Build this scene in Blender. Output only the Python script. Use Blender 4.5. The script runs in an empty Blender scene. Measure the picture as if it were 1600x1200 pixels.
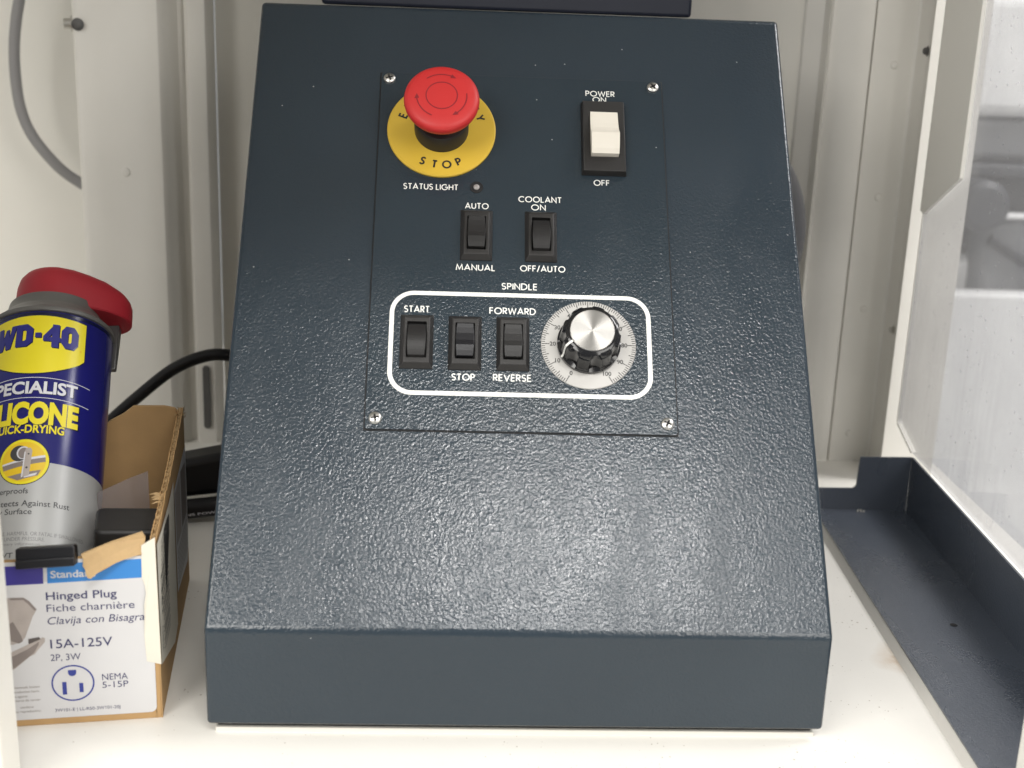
import bpy, bmesh, math, random
from math import sin, cos, pi, radians
from mathutils import Vector, Matrix

random.seed(7)
scene = bpy.context.scene
COL = scene.collection

# ------------------------------------------------------------------ camera
cam_d = bpy.data.cameras.new("camera")
cam = bpy.data.objects.new("camera", cam_d)
COL.objects.link(cam)
CR, CU, CF = Vector((0.99851, -0.04114, 0.03595)), Vector((-0.02316, 0.27717, 0.96054)), Vector((0.04948, 0.95994, -0.27581))
cam.matrix_world = Matrix((
    (CR.x, CU.x, -CF.x, -0.03786),
    (CR.y, CU.y, -CF.y, -0.55282),
    (CR.z, CU.z, -CF.z, 0.33332),
    (0, 0, 0, 1)))
cam_d.sensor_width = 36.0
cam_d.lens = 45.0
cam_d.clip_start = 0.02
cam_d.clip_end = 60
cam_d.dof.use_dof = True
cam_d.dof.focus_distance = 0.71
cam_d.dof.aperture_fstop = 45.0 / 5.0
scene.camera = cam

# ------------------------------------------------------------------ light
scene.view_settings.view_transform = 'Standard'
scene.view_settings.look = 'None'
scene.view_settings.gamma = 1.0
scene.view_settings.exposure = 0.16
world = bpy.data.worlds.new("World")
scene.world = world
world.use_nodes = True
bgn = world.node_tree.nodes["Background"]
bgn.inputs[0].default_value = (0.95, 0.97, 1.0, 1)
bgn.inputs[1].default_value = 0.34

def area(name, loc, target, sx, sy, power, color):
    d = bpy.data.lights.new(name, 'AREA')
    d.shape = 'RECTANGLE'; d.size = sx; d.size_y = sy
    d.energy = power; d.color = color
    o = bpy.data.objects.new(name, d)
    COL.objects.link(o)
    o.location = loc
    o.rotation_euler = (Vector(target) - Vector(loc)).to_track_quat('-Z', 'Y').to_euler()
    return o

area("room_light", (0.95, -1.45, 1.0), (0.05, 0.15, 0.1), 1.0, 0.8, 15, (1.0, 0.965, 0.91))
area("room_light", (-0.85, -0.98, 0.98), (0.2, 0.25, 0.2), 1.0, 0.7, 19, (1.0, 0.97, 0.92))
area("overhead_light", (0.24, -1.29, 1.75), (0.10, 0.05, 0.1), 0.75, 0.08, 15, (1.0, 0.985, 0.96))
area("overhead_light", (1.6, 0.3, 2.0), (0.8, 1.0, 0.1), 0.8, 0.8, 58, (1.0, 0.98, 0.95))  # added lamp, brightens the room and machine beyond the window

# ------------------------------------------------------------------ materials
MATS = {}
def pm(name, color, rough=0.5, metal=0.0, spec=0.5, bump=None, var=None, aniso=None, coat=0.0, alpha=None, trans=None):
    """principled material; bump=(scale, strength, distance, detail), var=(scale, amount)"""
    if name in MATS: return MATS[name]
    m = bpy.data.materials.new(name); m.use_nodes = True
    nt = m.node_tree; b = nt.nodes["Principled BSDF"]
    b.inputs["Base Color"].default_value = (*color, 1)
    b.inputs["Roughness"].default_value = rough
    b.inputs["Metallic"].default_value = metal
    b.inputs["Specular IOR Level"].default_value = spec
    b.inputs["Coat Weight"].default_value = coat
    tc = nt.nodes.new("ShaderNodeTexCoord")
    if trans is not None: b.inputs["Transmission Weight"].default_value = trans
    if alpha is not None: b.inputs["Alpha"].default_value = alpha
    if var:
        n = nt.nodes.new("ShaderNodeTexNoise"); n.inputs["Scale"].default_value = var[0]; n.inputs["Detail"].default_value = 5
        nt.links.new(tc.outputs["Object"], n.inputs["Vector"])
        r = nt.nodes.new("ShaderNodeMix"); r.data_type = 'RGBA'
        k0, k1 = 1 - var[1], 1 + var[1]
        r.inputs[6].default_value = (*[min(1, c*k0) for c in color], 1)
        r.inputs[7].default_value = (*[min(1, c*k1) for c in color], 1)
        nt.links.new(n.outputs["Fac"], r.inputs[0]); nt.links.new(r.outputs[2], b.inputs["Base Color"])
        rr = nt.nodes.new("ShaderNodeMapRange"); rr.inputs[3].default_value = max(0.03, rough*0.8); rr.inputs[4].default_value = min(1, rough*1.2)
        nt.links.new(n.outputs["Fac"], rr.inputs[0]); nt.links.new(rr.outputs[0], b.inputs["Roughness"])
    if bump:
        n = nt.nodes.new("ShaderNodeTexNoise"); n.inputs["Scale"].default_value = bump[0]; n.inputs["Detail"].default_value = bump[3]
        nt.links.new(tc.outputs["Object"], n.inputs["Vector"])
        bn = nt.nodes.new("ShaderNodeBump"); bn.inputs["Strength"].default_value = bump[1]; bn.inputs["Distance"].default_value = bump[2]
        nt.links.new(n.outputs["Fac"], bn.inputs["Height"]); nt.links.new(bn.outputs[0], b.inputs["Normal"])
    if aniso:
        b.inputs["Anisotropic"].default_value = aniso
        t = nt.nodes.new("ShaderNodeTangent"); t.direction_type = 'RADIAL'; t.axis = 'Z'
        nt.links.new(t.outputs[0], b.inputs["Tangent"])
    MATS[name] = m
    return m

def powder_coat(name, color, scale=840.0, strength=0.30, dist=0.00049, rough=0.17):
    """wrinkled dark powder coat with dust specks"""
    m = bpy.data.materials.new(name); m.use_nodes = True
    nt = m.node_tree; b = nt.nodes["Principled BSDF"]; L = nt.links
    tc = nt.nodes.new("ShaderNodeTexCoord")
    n1 = nt.nodes.new("ShaderNodeTexNoise"); n1.inputs["Scale"].default_value = scale; n1.inputs["Detail"].default_value = 1.5
    n1.inputs["Distortion"].default_value = 0.6
    v = nt.nodes.new("ShaderNodeTexVoronoi"); v.feature = 'SMOOTH_F1'; v.inputs["Scale"].default_value = scale*0.8
    wn = nt.nodes.new("ShaderNodeTexNoise"); wn.inputs["Scale"].default_value = scale*0.5
    add = nt.nodes.new("ShaderNodeVectorMath"); add.operation = 'MULTIPLY_ADD'
    add.inputs[1].default_value = (0.0022,)*3
    L.new(tc.outputs["Object"], n1.inputs["Vector"]); L.new(tc.outputs["Object"], wn.inputs["Vector"])
    L.new(wn.outputs["Color"], add.inputs[0]); L.new(tc.outputs["Object"], add.inputs[2]); L.new(add.outputs[0], v.inputs["Vector"])
    mx = nt.nodes.new("ShaderNodeMath"); mx.operation = 'MULTIPLY_ADD'; mx.inputs[1].default_value = 0.9
    L.new(v.outputs["Distance"], mx.inputs[0]); L.new(n1.outputs["Fac"], mx.inputs[2])
    bn = nt.nodes.new("ShaderNodeBump"); bn.inputs["Strength"].default_value = strength; bn.inputs["Distance"].default_value = dist
    L.new(mx.outputs[0], bn.inputs["Height"]); L.new(bn.outputs[0], b.inputs["Normal"])
    # slow tone variation and dust specks
    n2 = nt.nodes.new("ShaderNodeTexNoise"); n2.inputs["Scale"].default_value = 14; n2.inputs["Detail"].default_value = 4
    L.new(tc.outputs["Object"], n2.inputs["Vector"])
    mix = nt.nodes.new("ShaderNodeMix"); mix.data_type = 'RGBA'
    mix.inputs[6].default_value = (*[c*0.88 for c in color], 1); mix.inputs[7].default_value = (*[c*1.12 for c in color], 1)
    L.new(n2.outputs["Fac"], mix.inputs[0])
    d = nt.nodes.new("ShaderNodeTexVoronoi"); d.inputs["Scale"].default_value = 120; L.new(tc.outputs["Object"], d.inputs["Vector"])
    lt = nt.nodes.new("ShaderNodeMath"); lt.operation = 'LESS_THAN'; lt.inputs[1].default_value = 0.045
    L.new(d.outputs["Distance"], lt.inputs[0])
    sp = nt.nodes.new("ShaderNodeSeparateColor"); L.new(d.outputs["Color"], sp.inputs[0])
    gt = nt.nodes.new("ShaderNodeMath"); gt.operation = 'GREATER_THAN'; gt.inputs[1].default_value = 0.90
    L.new(sp.outputs[0], gt.inputs[0])
    mu = nt.nodes.new("ShaderNodeMath"); mu.operation = 'MULTIPLY'; L.new(lt.outputs[0], mu.inputs[0]); L.new(gt.outputs[0], mu.inputs[1])
    mix2 = nt.nodes.new("ShaderNodeMix"); mix2.data_type = 'RGBA'; mix2.inputs[7].default_value = (0.3, 0.32, 0.32, 1)
    L.new(mu.outputs[0], mix2.inputs[0]); L.new(mix.outputs[2], mix2.inputs[6]); L.new(mix2.outputs[2], b.inputs["Base Color"])
    rr = nt.nodes.new("ShaderNodeMapRange"); rr.inputs[3].default_value = rough*0.8; rr.inputs[4].default_value = rough*1.5; rr.inputs[1].default_value = 0.3; rr.inputs[2].default_value = 0.7
    mp = nt.nodes.new("ShaderNodeMapping"); mp.inputs["Scale"].default_value = (1.0, 0.35, 0.35); L.new(tc.outputs["Object"], mp.inputs[0])
    n3 = nt.nodes.new("ShaderNodeTexNoise"); n3.inputs["Scale"].default_value = 34; n3.inputs["Detail"].default_value = 5; n3.inputs["Distortion"].default_value = 0.8
    L.new(mp.outputs[0], n3.inputs["Vector"]); L.new(n3.outputs["Fac"], rr.inputs[0]); L.new(rr.outputs[0], b.inputs["Roughness"])
    return m

def dirty_white(name, color, rust=None):
    m = bpy.data.materials.new(name); m.use_nodes = True
    nt = m.node_tree; b = nt.nodes["Principled BSDF"]; L = nt.links
    tc = nt.nodes.new("ShaderNodeTexCoord")
    n = nt.nodes.new("ShaderNodeTexNoise"); n.inputs["Scale"].default_value = 18; n.inputs["Detail"].default_value = 6
    L.new(tc.outputs["Object"], n.inputs["Vector"])
    mix = nt.nodes.new("ShaderNodeMix"); mix.data_type = 'RGBA'
    mix.inputs[6].default_value = (*[c*0.93 for c in color], 1); mix.inputs[7].default_value = (*[min(1, c*1.04) for c in color], 1)
    L.new(n.outputs["Fac"], mix.inputs[0])
    # grit: small dark specks gathered in patches
    v = nt.nodes.new("ShaderNodeTexVoronoi"); v.inputs["Scale"].default_value = 330; L.new(tc.outputs["Object"], v.inputs["Vector"])
    sp = nt.nodes.new("ShaderNodeSeparateColor"); L.new(v.outputs["Color"], sp.inputs[0])
    pn = nt.nodes.new("ShaderNodeTexNoise"); pn.inputs["Scale"].default_value = 22; pn.inputs["Detail"].default_value = 3
    L.new(tc.outputs["Object"], pn.inputs["Vector"])
    mr = nt.nodes.new("ShaderNodeMapRange"); mr.inputs[1].default_value = 0.45; mr.inputs[2].default_value = 0.75
    mr.inputs[3].default_value = 0.03; mr.inputs[4].default_value = 0.32
    L.new(pn.outputs["Fac"], mr.inputs[0])
    mul = nt.nodes.new("ShaderNodeMath"); mul.operation = 'MULTIPLY'; L.new(mr.outputs[0], mul.inputs[0]); L.new(sp.outputs[0], mul.inputs[1])
    lt = nt.nodes.new("ShaderNodeMath"); lt.operation = 'LESS_THAN'; L.new(v.outputs["Distance"], lt.inputs[0]); L.new(mul.outputs[0], lt.inputs[1])
    f2 = nt.nodes.new("ShaderNodeMath"); f2.operation = 'MULTIPLY'; f2.inputs[1].default_value = 0.65; L.new(lt.outputs[0], f2.inputs[0])
    mix2 = nt.nodes.new("ShaderNodeMix"); mix2.data_type = 'RGBA'; mix2.inputs[7].default_value = (0.25, 0.2, 0.14, 1)
    L.new(f2.outputs[0], mix2.inputs[0]); L.new(mix.outputs[2], mix2.inputs[6])
    out = mix2.outputs[2]
    if rust:
        ds = nt.nodes.new("ShaderNodeVectorMath"); ds.operation = 'DISTANCE'; ds.inputs[1].default_value = rust
        wv = nt.nodes.new("ShaderNodeVectorMath"); wv.operation = 'MULTIPLY_ADD'; wv.inputs[1].default_value = (0.025, 0.02, 0)
        L.new(pn.outputs["Color"], wv.inputs[0]); L.new(tc.outputs["Object"], wv.inputs[2]); L.new(wv.outputs[0], ds.inputs[0])
        m3 = nt.nodes.new("ShaderNodeMapRange"); m3.inputs[1].default_value = 0.006; m3.inputs[2].default_value = 0.024
        m3.inputs[3].default_value = 1.0; m3.inputs[4].default_value = 0.0
        L.new(ds.outputs["Value"], m3.inputs[0])
        n4 = nt.nodes.new("ShaderNodeTexNoise"); n4.inputs["Scale"].default_value = 160; n4.inputs["Detail"].default_value = 4
        L.new(tc.outputs["Object"], n4.inputs["Vector"])
        m4 = nt.nodes.new("ShaderNodeMath"); m4.operation = 'MULTIPLY'; L.new(m3.outputs[0], m4.inputs[0]); L.new(n4.outputs["Fac"], m4.inputs[1])
        mix3 = nt.nodes.new("ShaderNodeMix"); mix3.data_type = 'RGBA'; mix3.inputs[7].default_value = (0.42, 0.24, 0.08, 1)
        L.new(m4.outputs[0], mix3.inputs[0]); L.new(out, mix3.inputs[6]); out = mix3.outputs[2]
    L.new(out, b.inputs["Base Color"])
    b.inputs["Roughness"].default_value = 0.38
    bn = nt.nodes.new("ShaderNodeBump"); bn.inputs["Strength"].default_value = 0.12; bn.inputs["Distance"].default_value = 0.0006
    n5 = nt.nodes.new("ShaderNodeTexNoise"); n5.inputs["Scale"].default_value = 260; L.new(tc.outputs["Object"], n5.inputs["Vector"])
    L.new(n5.outputs["Fac"], bn.inputs["Height"]); L.new(bn.outputs[0], b.inputs["Normal"])
    return m

M_BODY = powder_coat("navy_powder_coat", (0.021, 0.032, 0.043))
M_PLATE = powder_coat("panel_powder_coat", (0.018, 0.029, 0.039))
M_TRAY = powder_coat("tray_powder_coat", (0.058, 0.070, 0.092), scale=900, strength=0.3, dist=0.0005, rough=0.24)
M_TRAY.node_tree.nodes["Principled BSDF"].inputs["Specular IOR Level"].default_value = 1.0
M_FLOOR = dirty_white("white_pan_paint", (0.80, 0.78, 0.73), rust=(0.236, 0.098, 0.0))
M_WHITE = pm("white_enclosure_paint", (0.72, 0.70, 0.65), 0.33, bump=(45, 0.14, 0.001, 3), var=(16, 0.07))
M_WALL = pm("white_back_paint", (0.70, 0.68, 0.62), 0.4, bump=(45, 0.14, 0.001, 3), var=(14, 0.06))
M_FRAME = pm("white_frame_paint", (0.80, 0.78, 0.72), 0.35, bump=(90, 0.05, 0.0008, 3), var=(9, 0.02))
M_INK = pm("white_ink", (0.80, 0.80, 0.76), 0.5)
M_BLACKINK = pm("black_ink", (0.015, 0.015, 0.015), 0.5)
M_GAP = pm("gap_shade_black", (0.006, 0.006, 0.007), 0.7)  # black of joints and openings, also paints shade under console and in screw crosses
M_BLACK = pm("black_plastic", (0.018, 0.017, 0.0165), 0.48, spec=0.4, bump=(900, 0.12, 0.0003, 2), var=(60, 0.2))
M_BLACKG = pm("glossy_black_plastic", (0.008, 0.008, 0.010), 0.38, spec=0.35, var=(60, 0.2))
M_ROCK = pm("rocker_black", (0.016, 0.0155, 0.0155), 0.45, spec=0.35, bump=(900, 0.1, 0.0003, 2), var=(60, 0.2))
M_IVORY = pm("ivory_plastic", (0.70, 0.66, 0.58), 0.38, var=(80, 0.03))
M_RED = pm("red_plastic", (0.52, 0.021, 0.021), 0.5, var=(50, 0.06), bump=(700, 0.05, 0.0003, 2))
M_REDD = pm("engraved_red", (0.22, 0.010, 0.016), 0.5)
M_YEL = pm("yellow_plastic", (0.64, 0.43, 0.045), 0.4, var=(40, 0.05))
M_STEEL = pm("zinc_screw", (0.60, 0.59, 0.56), 0.33, 1.0, var=(300, 0.12))
M_DIAL = pm("dial_aluminium", (0.44, 0.43, 0.41), 0.5, 0.15, var=(120, 0.05))
M_SPUN = pm("spun_aluminium", (0.42, 0.41, 0.39), 0.42, 1.0, aniso=0.9)
M_KNOB = pm("knob_black", (0.008, 0.008, 0.009), 0.12)
M_LED = pm("clear_lens", (0.30, 0.28, 0.27), 0.25)
M_CARD = pm("kraft_card", (0.46, 0.285, 0.125), 0.8, bump=(240, 0.25, 0.0005, 5), var=(70, 0.14))
M_CARDIN = pm("kraft_torn", (0.50, 0.34, 0.17), 0.9, bump=(400, 0.4, 0.0006, 5), var=(150, 0.15))
M_LABEL = pm("white_label", (0.62, 0.615, 0.62), 0.45, var=(40, 0.03))
M_STICK = pm("old_sticker", (0.74, 0.70, 0.60), 0.55, bump=(60, 0.3, 0.0012, 3), var=(50, 0.07))
M_LBLUE = pm("label_light_blue", (0.035, 0.22, 0.58), 0.45)
M_PURP = pm("label_purple", (0.045, 0.035, 0.25), 0.45)
M_NAVYINK = pm("navy_ink", (0.04, 0.04, 0.12), 0.5)
M_BLUEINK = pm("blue_ink", (0.03, 0.045, 0.27), 0.5)
M_ART1 = pm("art_grey_light", (0.42, 0.37, 0.34), 0.5, var=(90, 0.25))
M_ART2 = pm("art_grey_mid", (0.23, 0.195, 0.18), 0.5, var=(90, 0.2))
M_ART3 = pm("art_grey_dark", (0.10, 0.085, 0.08), 0.5)
M_CANBLUE = pm("can_blue", (0.012, 0.012, 0.14), 0.22, var=(30, 0.06))
M_CANEDGE = pm("can_dark_blue", (0.006, 0.008, 0.04), 0.25)
M_CANGREY = pm("can_silver", (0.42, 0.425, 0.42), 0.35, 0.15, var=(40, 0.04))
M_CANYEL = pm("can_yellow", (0.80, 0.68, 0.02), 0.35, var=(40, 0.03))
M_CANYEL2 = pm("can_amber", (0.78, 0.52, 0.02), 0.35)
M_CANINK = pm("can_ink_blue", (0.02, 0.02, 0.20), 0.35)
M_CANWHITE = pm("can_ink_white", (0.66, 0.66, 0.70), 0.35)
M_CANTXT = pm("can_ink_dark", (0.05, 0.05, 0.055), 0.4)
M_CANFAINT = pm("can_ink_faint", (0.20, 0.20, 0.20), 0.4)
M_COLLAR = pm("grey_collar", (0.13, 0.126, 0.118), 0.4, var=(60, 0.05))
M_CAPRED = pm("cap_red", (0.40, 0.018, 0.030), 0.55, bump=(800, 0.08, 0.0003, 2), var=(50, 0.06))
M_NOZ = pm("grey_straw", (0.075, 0.072, 0.07), 0.35)
M_CABLE = pm("black_rubber", (0.006, 0.006, 0.007), 0.5, spec=0.3)
M_GCABLE = pm("grey_rubber", (0.24, 0.235, 0.235), 0.5, var=(60, 0.06))
M_HOSE = pm("grey_hose", (0.10, 0.10, 0.105), 0.35, var=(60, 0.08))
M_SLOT = pm("slot_dark", (0.09, 0.088, 0.085), 0.5, var=(120, 0.3))
M_MON = pm("navy_sheet", (0.012, 0.015, 0.028), 0.45, bump=(900, 0.15, 0.0003, 2), var=(60, 0.15))
M_OUTWALL = pm("room_paint", (0.60, 0.60, 0.60), 0.8, var=(3, 0.04))
M_CAB = pm("cabinet_grey", (0.20, 0.205, 0.21), 0.5, var=(6, 0.06))
M_CABD = pm("cabinet_dark", (0.055, 0.058, 0.065), 0.5, var=(40, 0.3))
M_CABD2 = pm("cabinet_deep_grey", (0.045, 0.046, 0.05), 0.5, var=(9, 0.35))  # plain very dark grey of the bay and its hose
M_CABW = pm("cabinet_white", (0.85, 0.85, 0.84), 0.5, var=(6, 0.02))

def pane_material():
    m = bpy.data.materials.new("dusty_acrylic"); m.use_nodes = True
    nt = m.node_tree; L = nt.links
    for n in list(nt.nodes): nt.nodes.remove(n)
    out = nt.nodes.new("ShaderNodeOutputMaterial")
    tr = nt.nodes.new("ShaderNodeBsdfTransparent"); tr.inputs[0].default_value = (0.97, 0.97, 0.98, 1)
    gl = nt.nodes.new("ShaderNodeBsdfGlossy"); gl.inputs["Roughness"].default_value = 0.06
    df = nt.nodes.new("ShaderNodeBsdfDiffuse"); df.inputs[0].default_value = (0.72, 0.72, 0.74, 1)
    fr = nt.nodes.new("ShaderNodeFresnel"); gm = nt.nodes.new("ShaderNodeNewGeometry"); io = nt.nodes.new("ShaderNodeMapRange"); io.inputs[3].default_value = 1.45; io.inputs[4].default_value = 1/1.45
    L.new(gm.outputs["Backfacing"], io.inputs[0]); L.new(io.outputs[0], fr.inputs[0])
    m1 = nt.nodes.new("ShaderNodeMixShader"); L.new(fr.outputs[0], m1.inputs[0]); L.new(tr.outputs[0], m1.inputs[1]); L.new(gl.outputs[0], m1.inputs[2])
    tc = nt.nodes.new("ShaderNodeTexCoord")
    n = nt.nodes.new("ShaderNodeTexNoise"); n.inputs["Scale"].default_value = 9; n.inputs["Detail"].default_value = 4; L.new(tc.outputs["Object"], n.inputs["Vector"])
    v = nt.nodes.new("ShaderNodeTexVoronoi"); v.inputs["Scale"].default_value = 170; L.new(tc.outputs["Object"], v.inputs["Vector"])
    sp = nt.nodes.new("ShaderNodeSeparateColor"); L.new(v.outputs["Color"], sp.inputs[0])
    k = nt.nodes.new("ShaderNodeMath"); k.operation = 'MULTIPLY'; k.inputs[1].default_value = 0.16; L.new(sp.outputs[0], k.inputs[0])
    lt = nt.nodes.new("ShaderNodeMath"); lt.operation = 'LESS_THAN'; L.new(v.outputs["Distance"], lt.inputs[0]); L.new(k.outputs[0], lt.inputs[1])
    l2 = nt.nodes.new("ShaderNodeMath"); l2.operation = 'MULTIPLY'; l2.inputs[1].default_value = 0.16; L.new(lt.outputs[0], l2.inputs[0])
    mr = nt.nodes.new("ShaderNodeMapRange"); mr.inputs[1].default_value = 0.3; mr.inputs[2].default_value = 0.75; mr.inputs[3].default_value = 0.16; mr.inputs[4].default_value = 0.30
    L.new(n.outputs["Fac"], mr.inputs[0])
    mp = nt.nodes.new("ShaderNodeMapping"); mp.inputs["Scale"].default_value = (70, 70, 5); L.new(tc.outputs["Object"], mp.inputs[0])
    n2 = nt.nodes.new("ShaderNodeTexNoise"); n2.inputs["Scale"].default_value = 1.0; n2.inputs["Detail"].default_value = 3; L.new(mp.outputs[0], n2.inputs["Vector"])
    m5 = nt.nodes.new("ShaderNodeMapRange"); m5.inputs[1].default_value = 0.56; m5.inputs[2].default_value = 0.75; m5.inputs[3].default_value = 0.0; m5.inputs[4].default_value = 0.06; L.new(n2.outputs["Fac"], m5.inputs[0])
    a0 = nt.nodes.new("ShaderNodeMath"); a0.operation = 'ADD'; L.new(mr.outputs[0], a0.inputs[0]); L.new(m5.outputs[0], a0.inputs[1])
    ad = nt.nodes.new("ShaderNodeMath"); ad.operation = 'ADD'; L.new(a0.outputs[0], ad.inputs[0]); L.new(l2.outputs[0], ad.inputs[1])
    m2 = nt.nodes.new("ShaderNodeMixShader"); L.new(ad.outputs[0], m2.inputs[0]); L.new(m1.outputs[0], m2.inputs[1]); L.new(df.outputs[0], m2.inputs[2])
    L.new(m2.outputs[0], out.inputs[0])
    return m
M_PANE = pane_material()
def film_material():
    m = bpy.data.materials.new("clear_film"); m.use_nodes = True
    nt = m.node_tree; L = nt.links
    for n in list(nt.nodes): nt.nodes.remove(n)
    out = nt.nodes.new("ShaderNodeOutputMaterial")
    tr = nt.nodes.new("ShaderNodeBsdfTransparent"); tr.inputs[0].default_value = (0.9, 0.88, 0.88, 1)
    gl = nt.nodes.new("ShaderNodeBsdfPrincipled"); gl.inputs["Base Color"].default_value = (0.35, 0.33, 0.34, 1); gl.inputs["Roughness"].default_value = 0.15
    mx = nt.nodes.new("ShaderNodeMixShader"); mx.inputs[0].default_value = 0.28
    L.new(tr.outputs[0], mx.inputs[1]); L.new(gl.outputs[0], mx.inputs[2]); L.new(mx.outputs[0], out.inputs[0])
    return m
M_FILM = film_material()

# ------------------------------------------------------------------ mesh helpers
class MB:
    def __init__(s): s.v, s.f, s.m, s.mats, s.sm = [], [], [], [], []
    def mi(s, mat):
        if mat not in s.mats: s.mats.append(mat)
        return s.mats.index(mat)
    def add(s, vs, fs, mat, smooth=False, M=None):
        o = len(s.v); k = s.mi(mat)
        for p in vs:
            p = Vector(p)
            s.v.append(M @ p if M is not None else p)
        for f in fs:
            s.f.append([o + i for i in f]); s.m.append(k); s.sm.append(smooth)
        return s
    def box(s, x0, x1, y0, y1, z0, z1, mat, M=None):
        vs = [(x, y, z) for z in (z0, z1) for y in (y0, y1) for x in (x0, x1)]
        return s.add(vs, [(0, 2, 3, 1), (4, 5, 7, 6), (0, 1, 5, 4), (2, 6, 7, 3), (0, 4, 6, 2), (1, 3, 7, 5)], mat, M=M)
    def frustum(s, r0, z0, r1, z1, mat, M=None, bottom=True):
        vs = [(r0[i], r0[j], z0) for i, j in ((0, 2), (1, 2), (1, 3), (0, 3))] + [(r1[i], r1[j], z1) for i, j in ((0, 2), (1, 2), (1, 3), (0, 3))]
        fs = [(4, 5, 6, 7)] + [(i, (i+1) % 4, 4 + (i+1) % 4, 4 + i) for i in range(4)]
        if bottom: fs.append((3, 2, 1, 0))
        return s.add(vs, fs, mat, M=M)
    def lathe(s, prof, mat, seg=64, M=None, smooth=True, rad=None):
        vs, fs = [], []
        for k, (r, z) in enumerate(prof):
            for i in range(seg):
                a = 2*pi*i/seg
                rr = r if rad is None else r*rad(a, k)
                vs.append((rr*cos(a), rr*sin(a), z))
        for k in range(len(prof)-1):
            for i in range(seg):
                j = (i+1) % seg
                fs.append((k*seg+i, k*seg+j, (k+1)*seg+j, (k+1)*seg+i))
        if prof[0][0] > 1e-6: fs.append(tuple(reversed(range(seg))))
        if prof[-1][0] > 1e-6: fs.append(tuple((len(prof)-1)*seg + i for i in range(seg)))
        return s.add(vs, fs, mat, smooth, M)
    def prism(s, poly, z0, z1, mat, M=None, smooth=False):
        n = len(poly)
        vs = [(x, y, z0) for x, y in poly] + [(x, y, z1) for x, y in poly]
        fs = [tuple(reversed(range(n))), tuple(range(n, 2*n))] + [(i, (i+1) % n, n + (i+1) % n, n + i) for i in range(n)]
        return s.add(vs, fs, mat, smooth, M)
    def flat(s, poly, mat, z=0.0, M=None):
        return s.add([(x, y, z) for x, y in poly], [tuple(range(len(poly)))], mat, M=M)
    def tube(s, pts, r, mat, seg=14, M=None, closed=False):
        P = [Vector(p) for p in pts]; n = len(P); vs, fs = [], []
        up = Vector((0.13, 0.27, 0.95)).normalized()
        for i, p in enumerate(P):
            t = (P[(i+1) % n] - P[i-1]) if closed or 0 < i < n-1 else (P[1]-P[0] if i == 0 else P[-1]-P[-2])
            t.normalize(); a = t.cross(up).normalized(); b = a.cross(t)
            rr = r[i] if isinstance(r, (list, tuple)) else r
            for k in range(seg):
                q = 2*pi*k/seg; vs.append(p + a*rr*cos(q) + b*rr*sin(q))
        for i in range(n if closed else n-1):
            for k in range(seg):
                j = (k+1) % seg; i2 = (i+1) % n
                fs.append((i*seg+k, i*seg+j, i2*seg+j, i2*seg+k))
        if not closed: fs += [tuple(reversed(range(seg))), tuple((n-1)*seg + k for k in range(seg))]
        return s.add(vs, fs, mat, True, M)
    def mesh(s, name, bevel=0, bseg=2, bang=30):
        me = bpy.data.meshes.new(name)
        me.from_pydata([tuple(v) for v in s.v], [], s.f)
        for m in s.mats: me.materials.append(m)
        for i, p in enumerate(me.polygons): p.material_index = s.m[i]; p.use_smooth = s.sm[i]
        bm = bmesh.new(); bm.from_mesh(me)
        bmesh.ops.recalc_face_normals(bm, faces=bm.faces)
        if bevel:
            es = [e for e in bm.edges if len(e.link_faces) == 2 and e.calc_face_angle(0) > radians(bang)]
            r = bmesh.ops.bevel(bm, geom=es, offset=bevel, segments=bseg, affect='EDGES', profile=0.5, clamp_overlap=True)
            for f in bm.faces: f.smooth = f.smooth or f in set(r['faces'])
        for e in bm.edges:
            if len(e.link_faces) == 2 and e.calc_face_angle(0) > radians(32): e.smooth = False
        bm.to_mesh(me); bm.free(); me.update()
        return me
    def build(s, name, parent=None, M=None, bevel=0, bseg=2, bang=30):
        return link(name, s.mesh(name, bevel, bseg, bang), parent, M)

def link(name, me, parent=None, M=None):
    o = bpy.data.objects.new(name, me); COL.objects.link(o)
    if parent is not None: o.parent = parent
    if M is not None: o.matrix_local = M
    return o
def thing(name, label, cat, M=None, group=None):
    o = bpy.data.objects.new(name, None); COL.objects.link(o)
    o.empty_display_size = 0.02
    if M is not None: o.matrix_world = M
    return tag(o, label, cat, group)
def tag(o, label=None, cat=None, group=None, kind=None):
    if label: o['label'] = label
    if cat: o['category'] = cat
    if group: o['group'] = group
    if kind: o['kind'] = kind
    return o
T = Matrix.Translation

def arc(cx, cy, r, a0, a1, n=10, ry=None):
    ry = r if ry is None else ry
    return [(cx + r*cos(radians(a0 + (a1-a0)*i/n)), cy + ry*sin(radians(a0 + (a1-a0)*i/n))) for i in range(n+1)]
def rrect(x0, x1, y0, y1, r, n=8):
    return arc(x1-r, y1-r, r, 0, 90, n) + arc(x0+r, y1-r, r, 90, 180, n) + arc(x0+r, y0+r, r, 180, 270, n) + arc(x1-r, y0+r, r, 270, 360, n)

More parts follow.
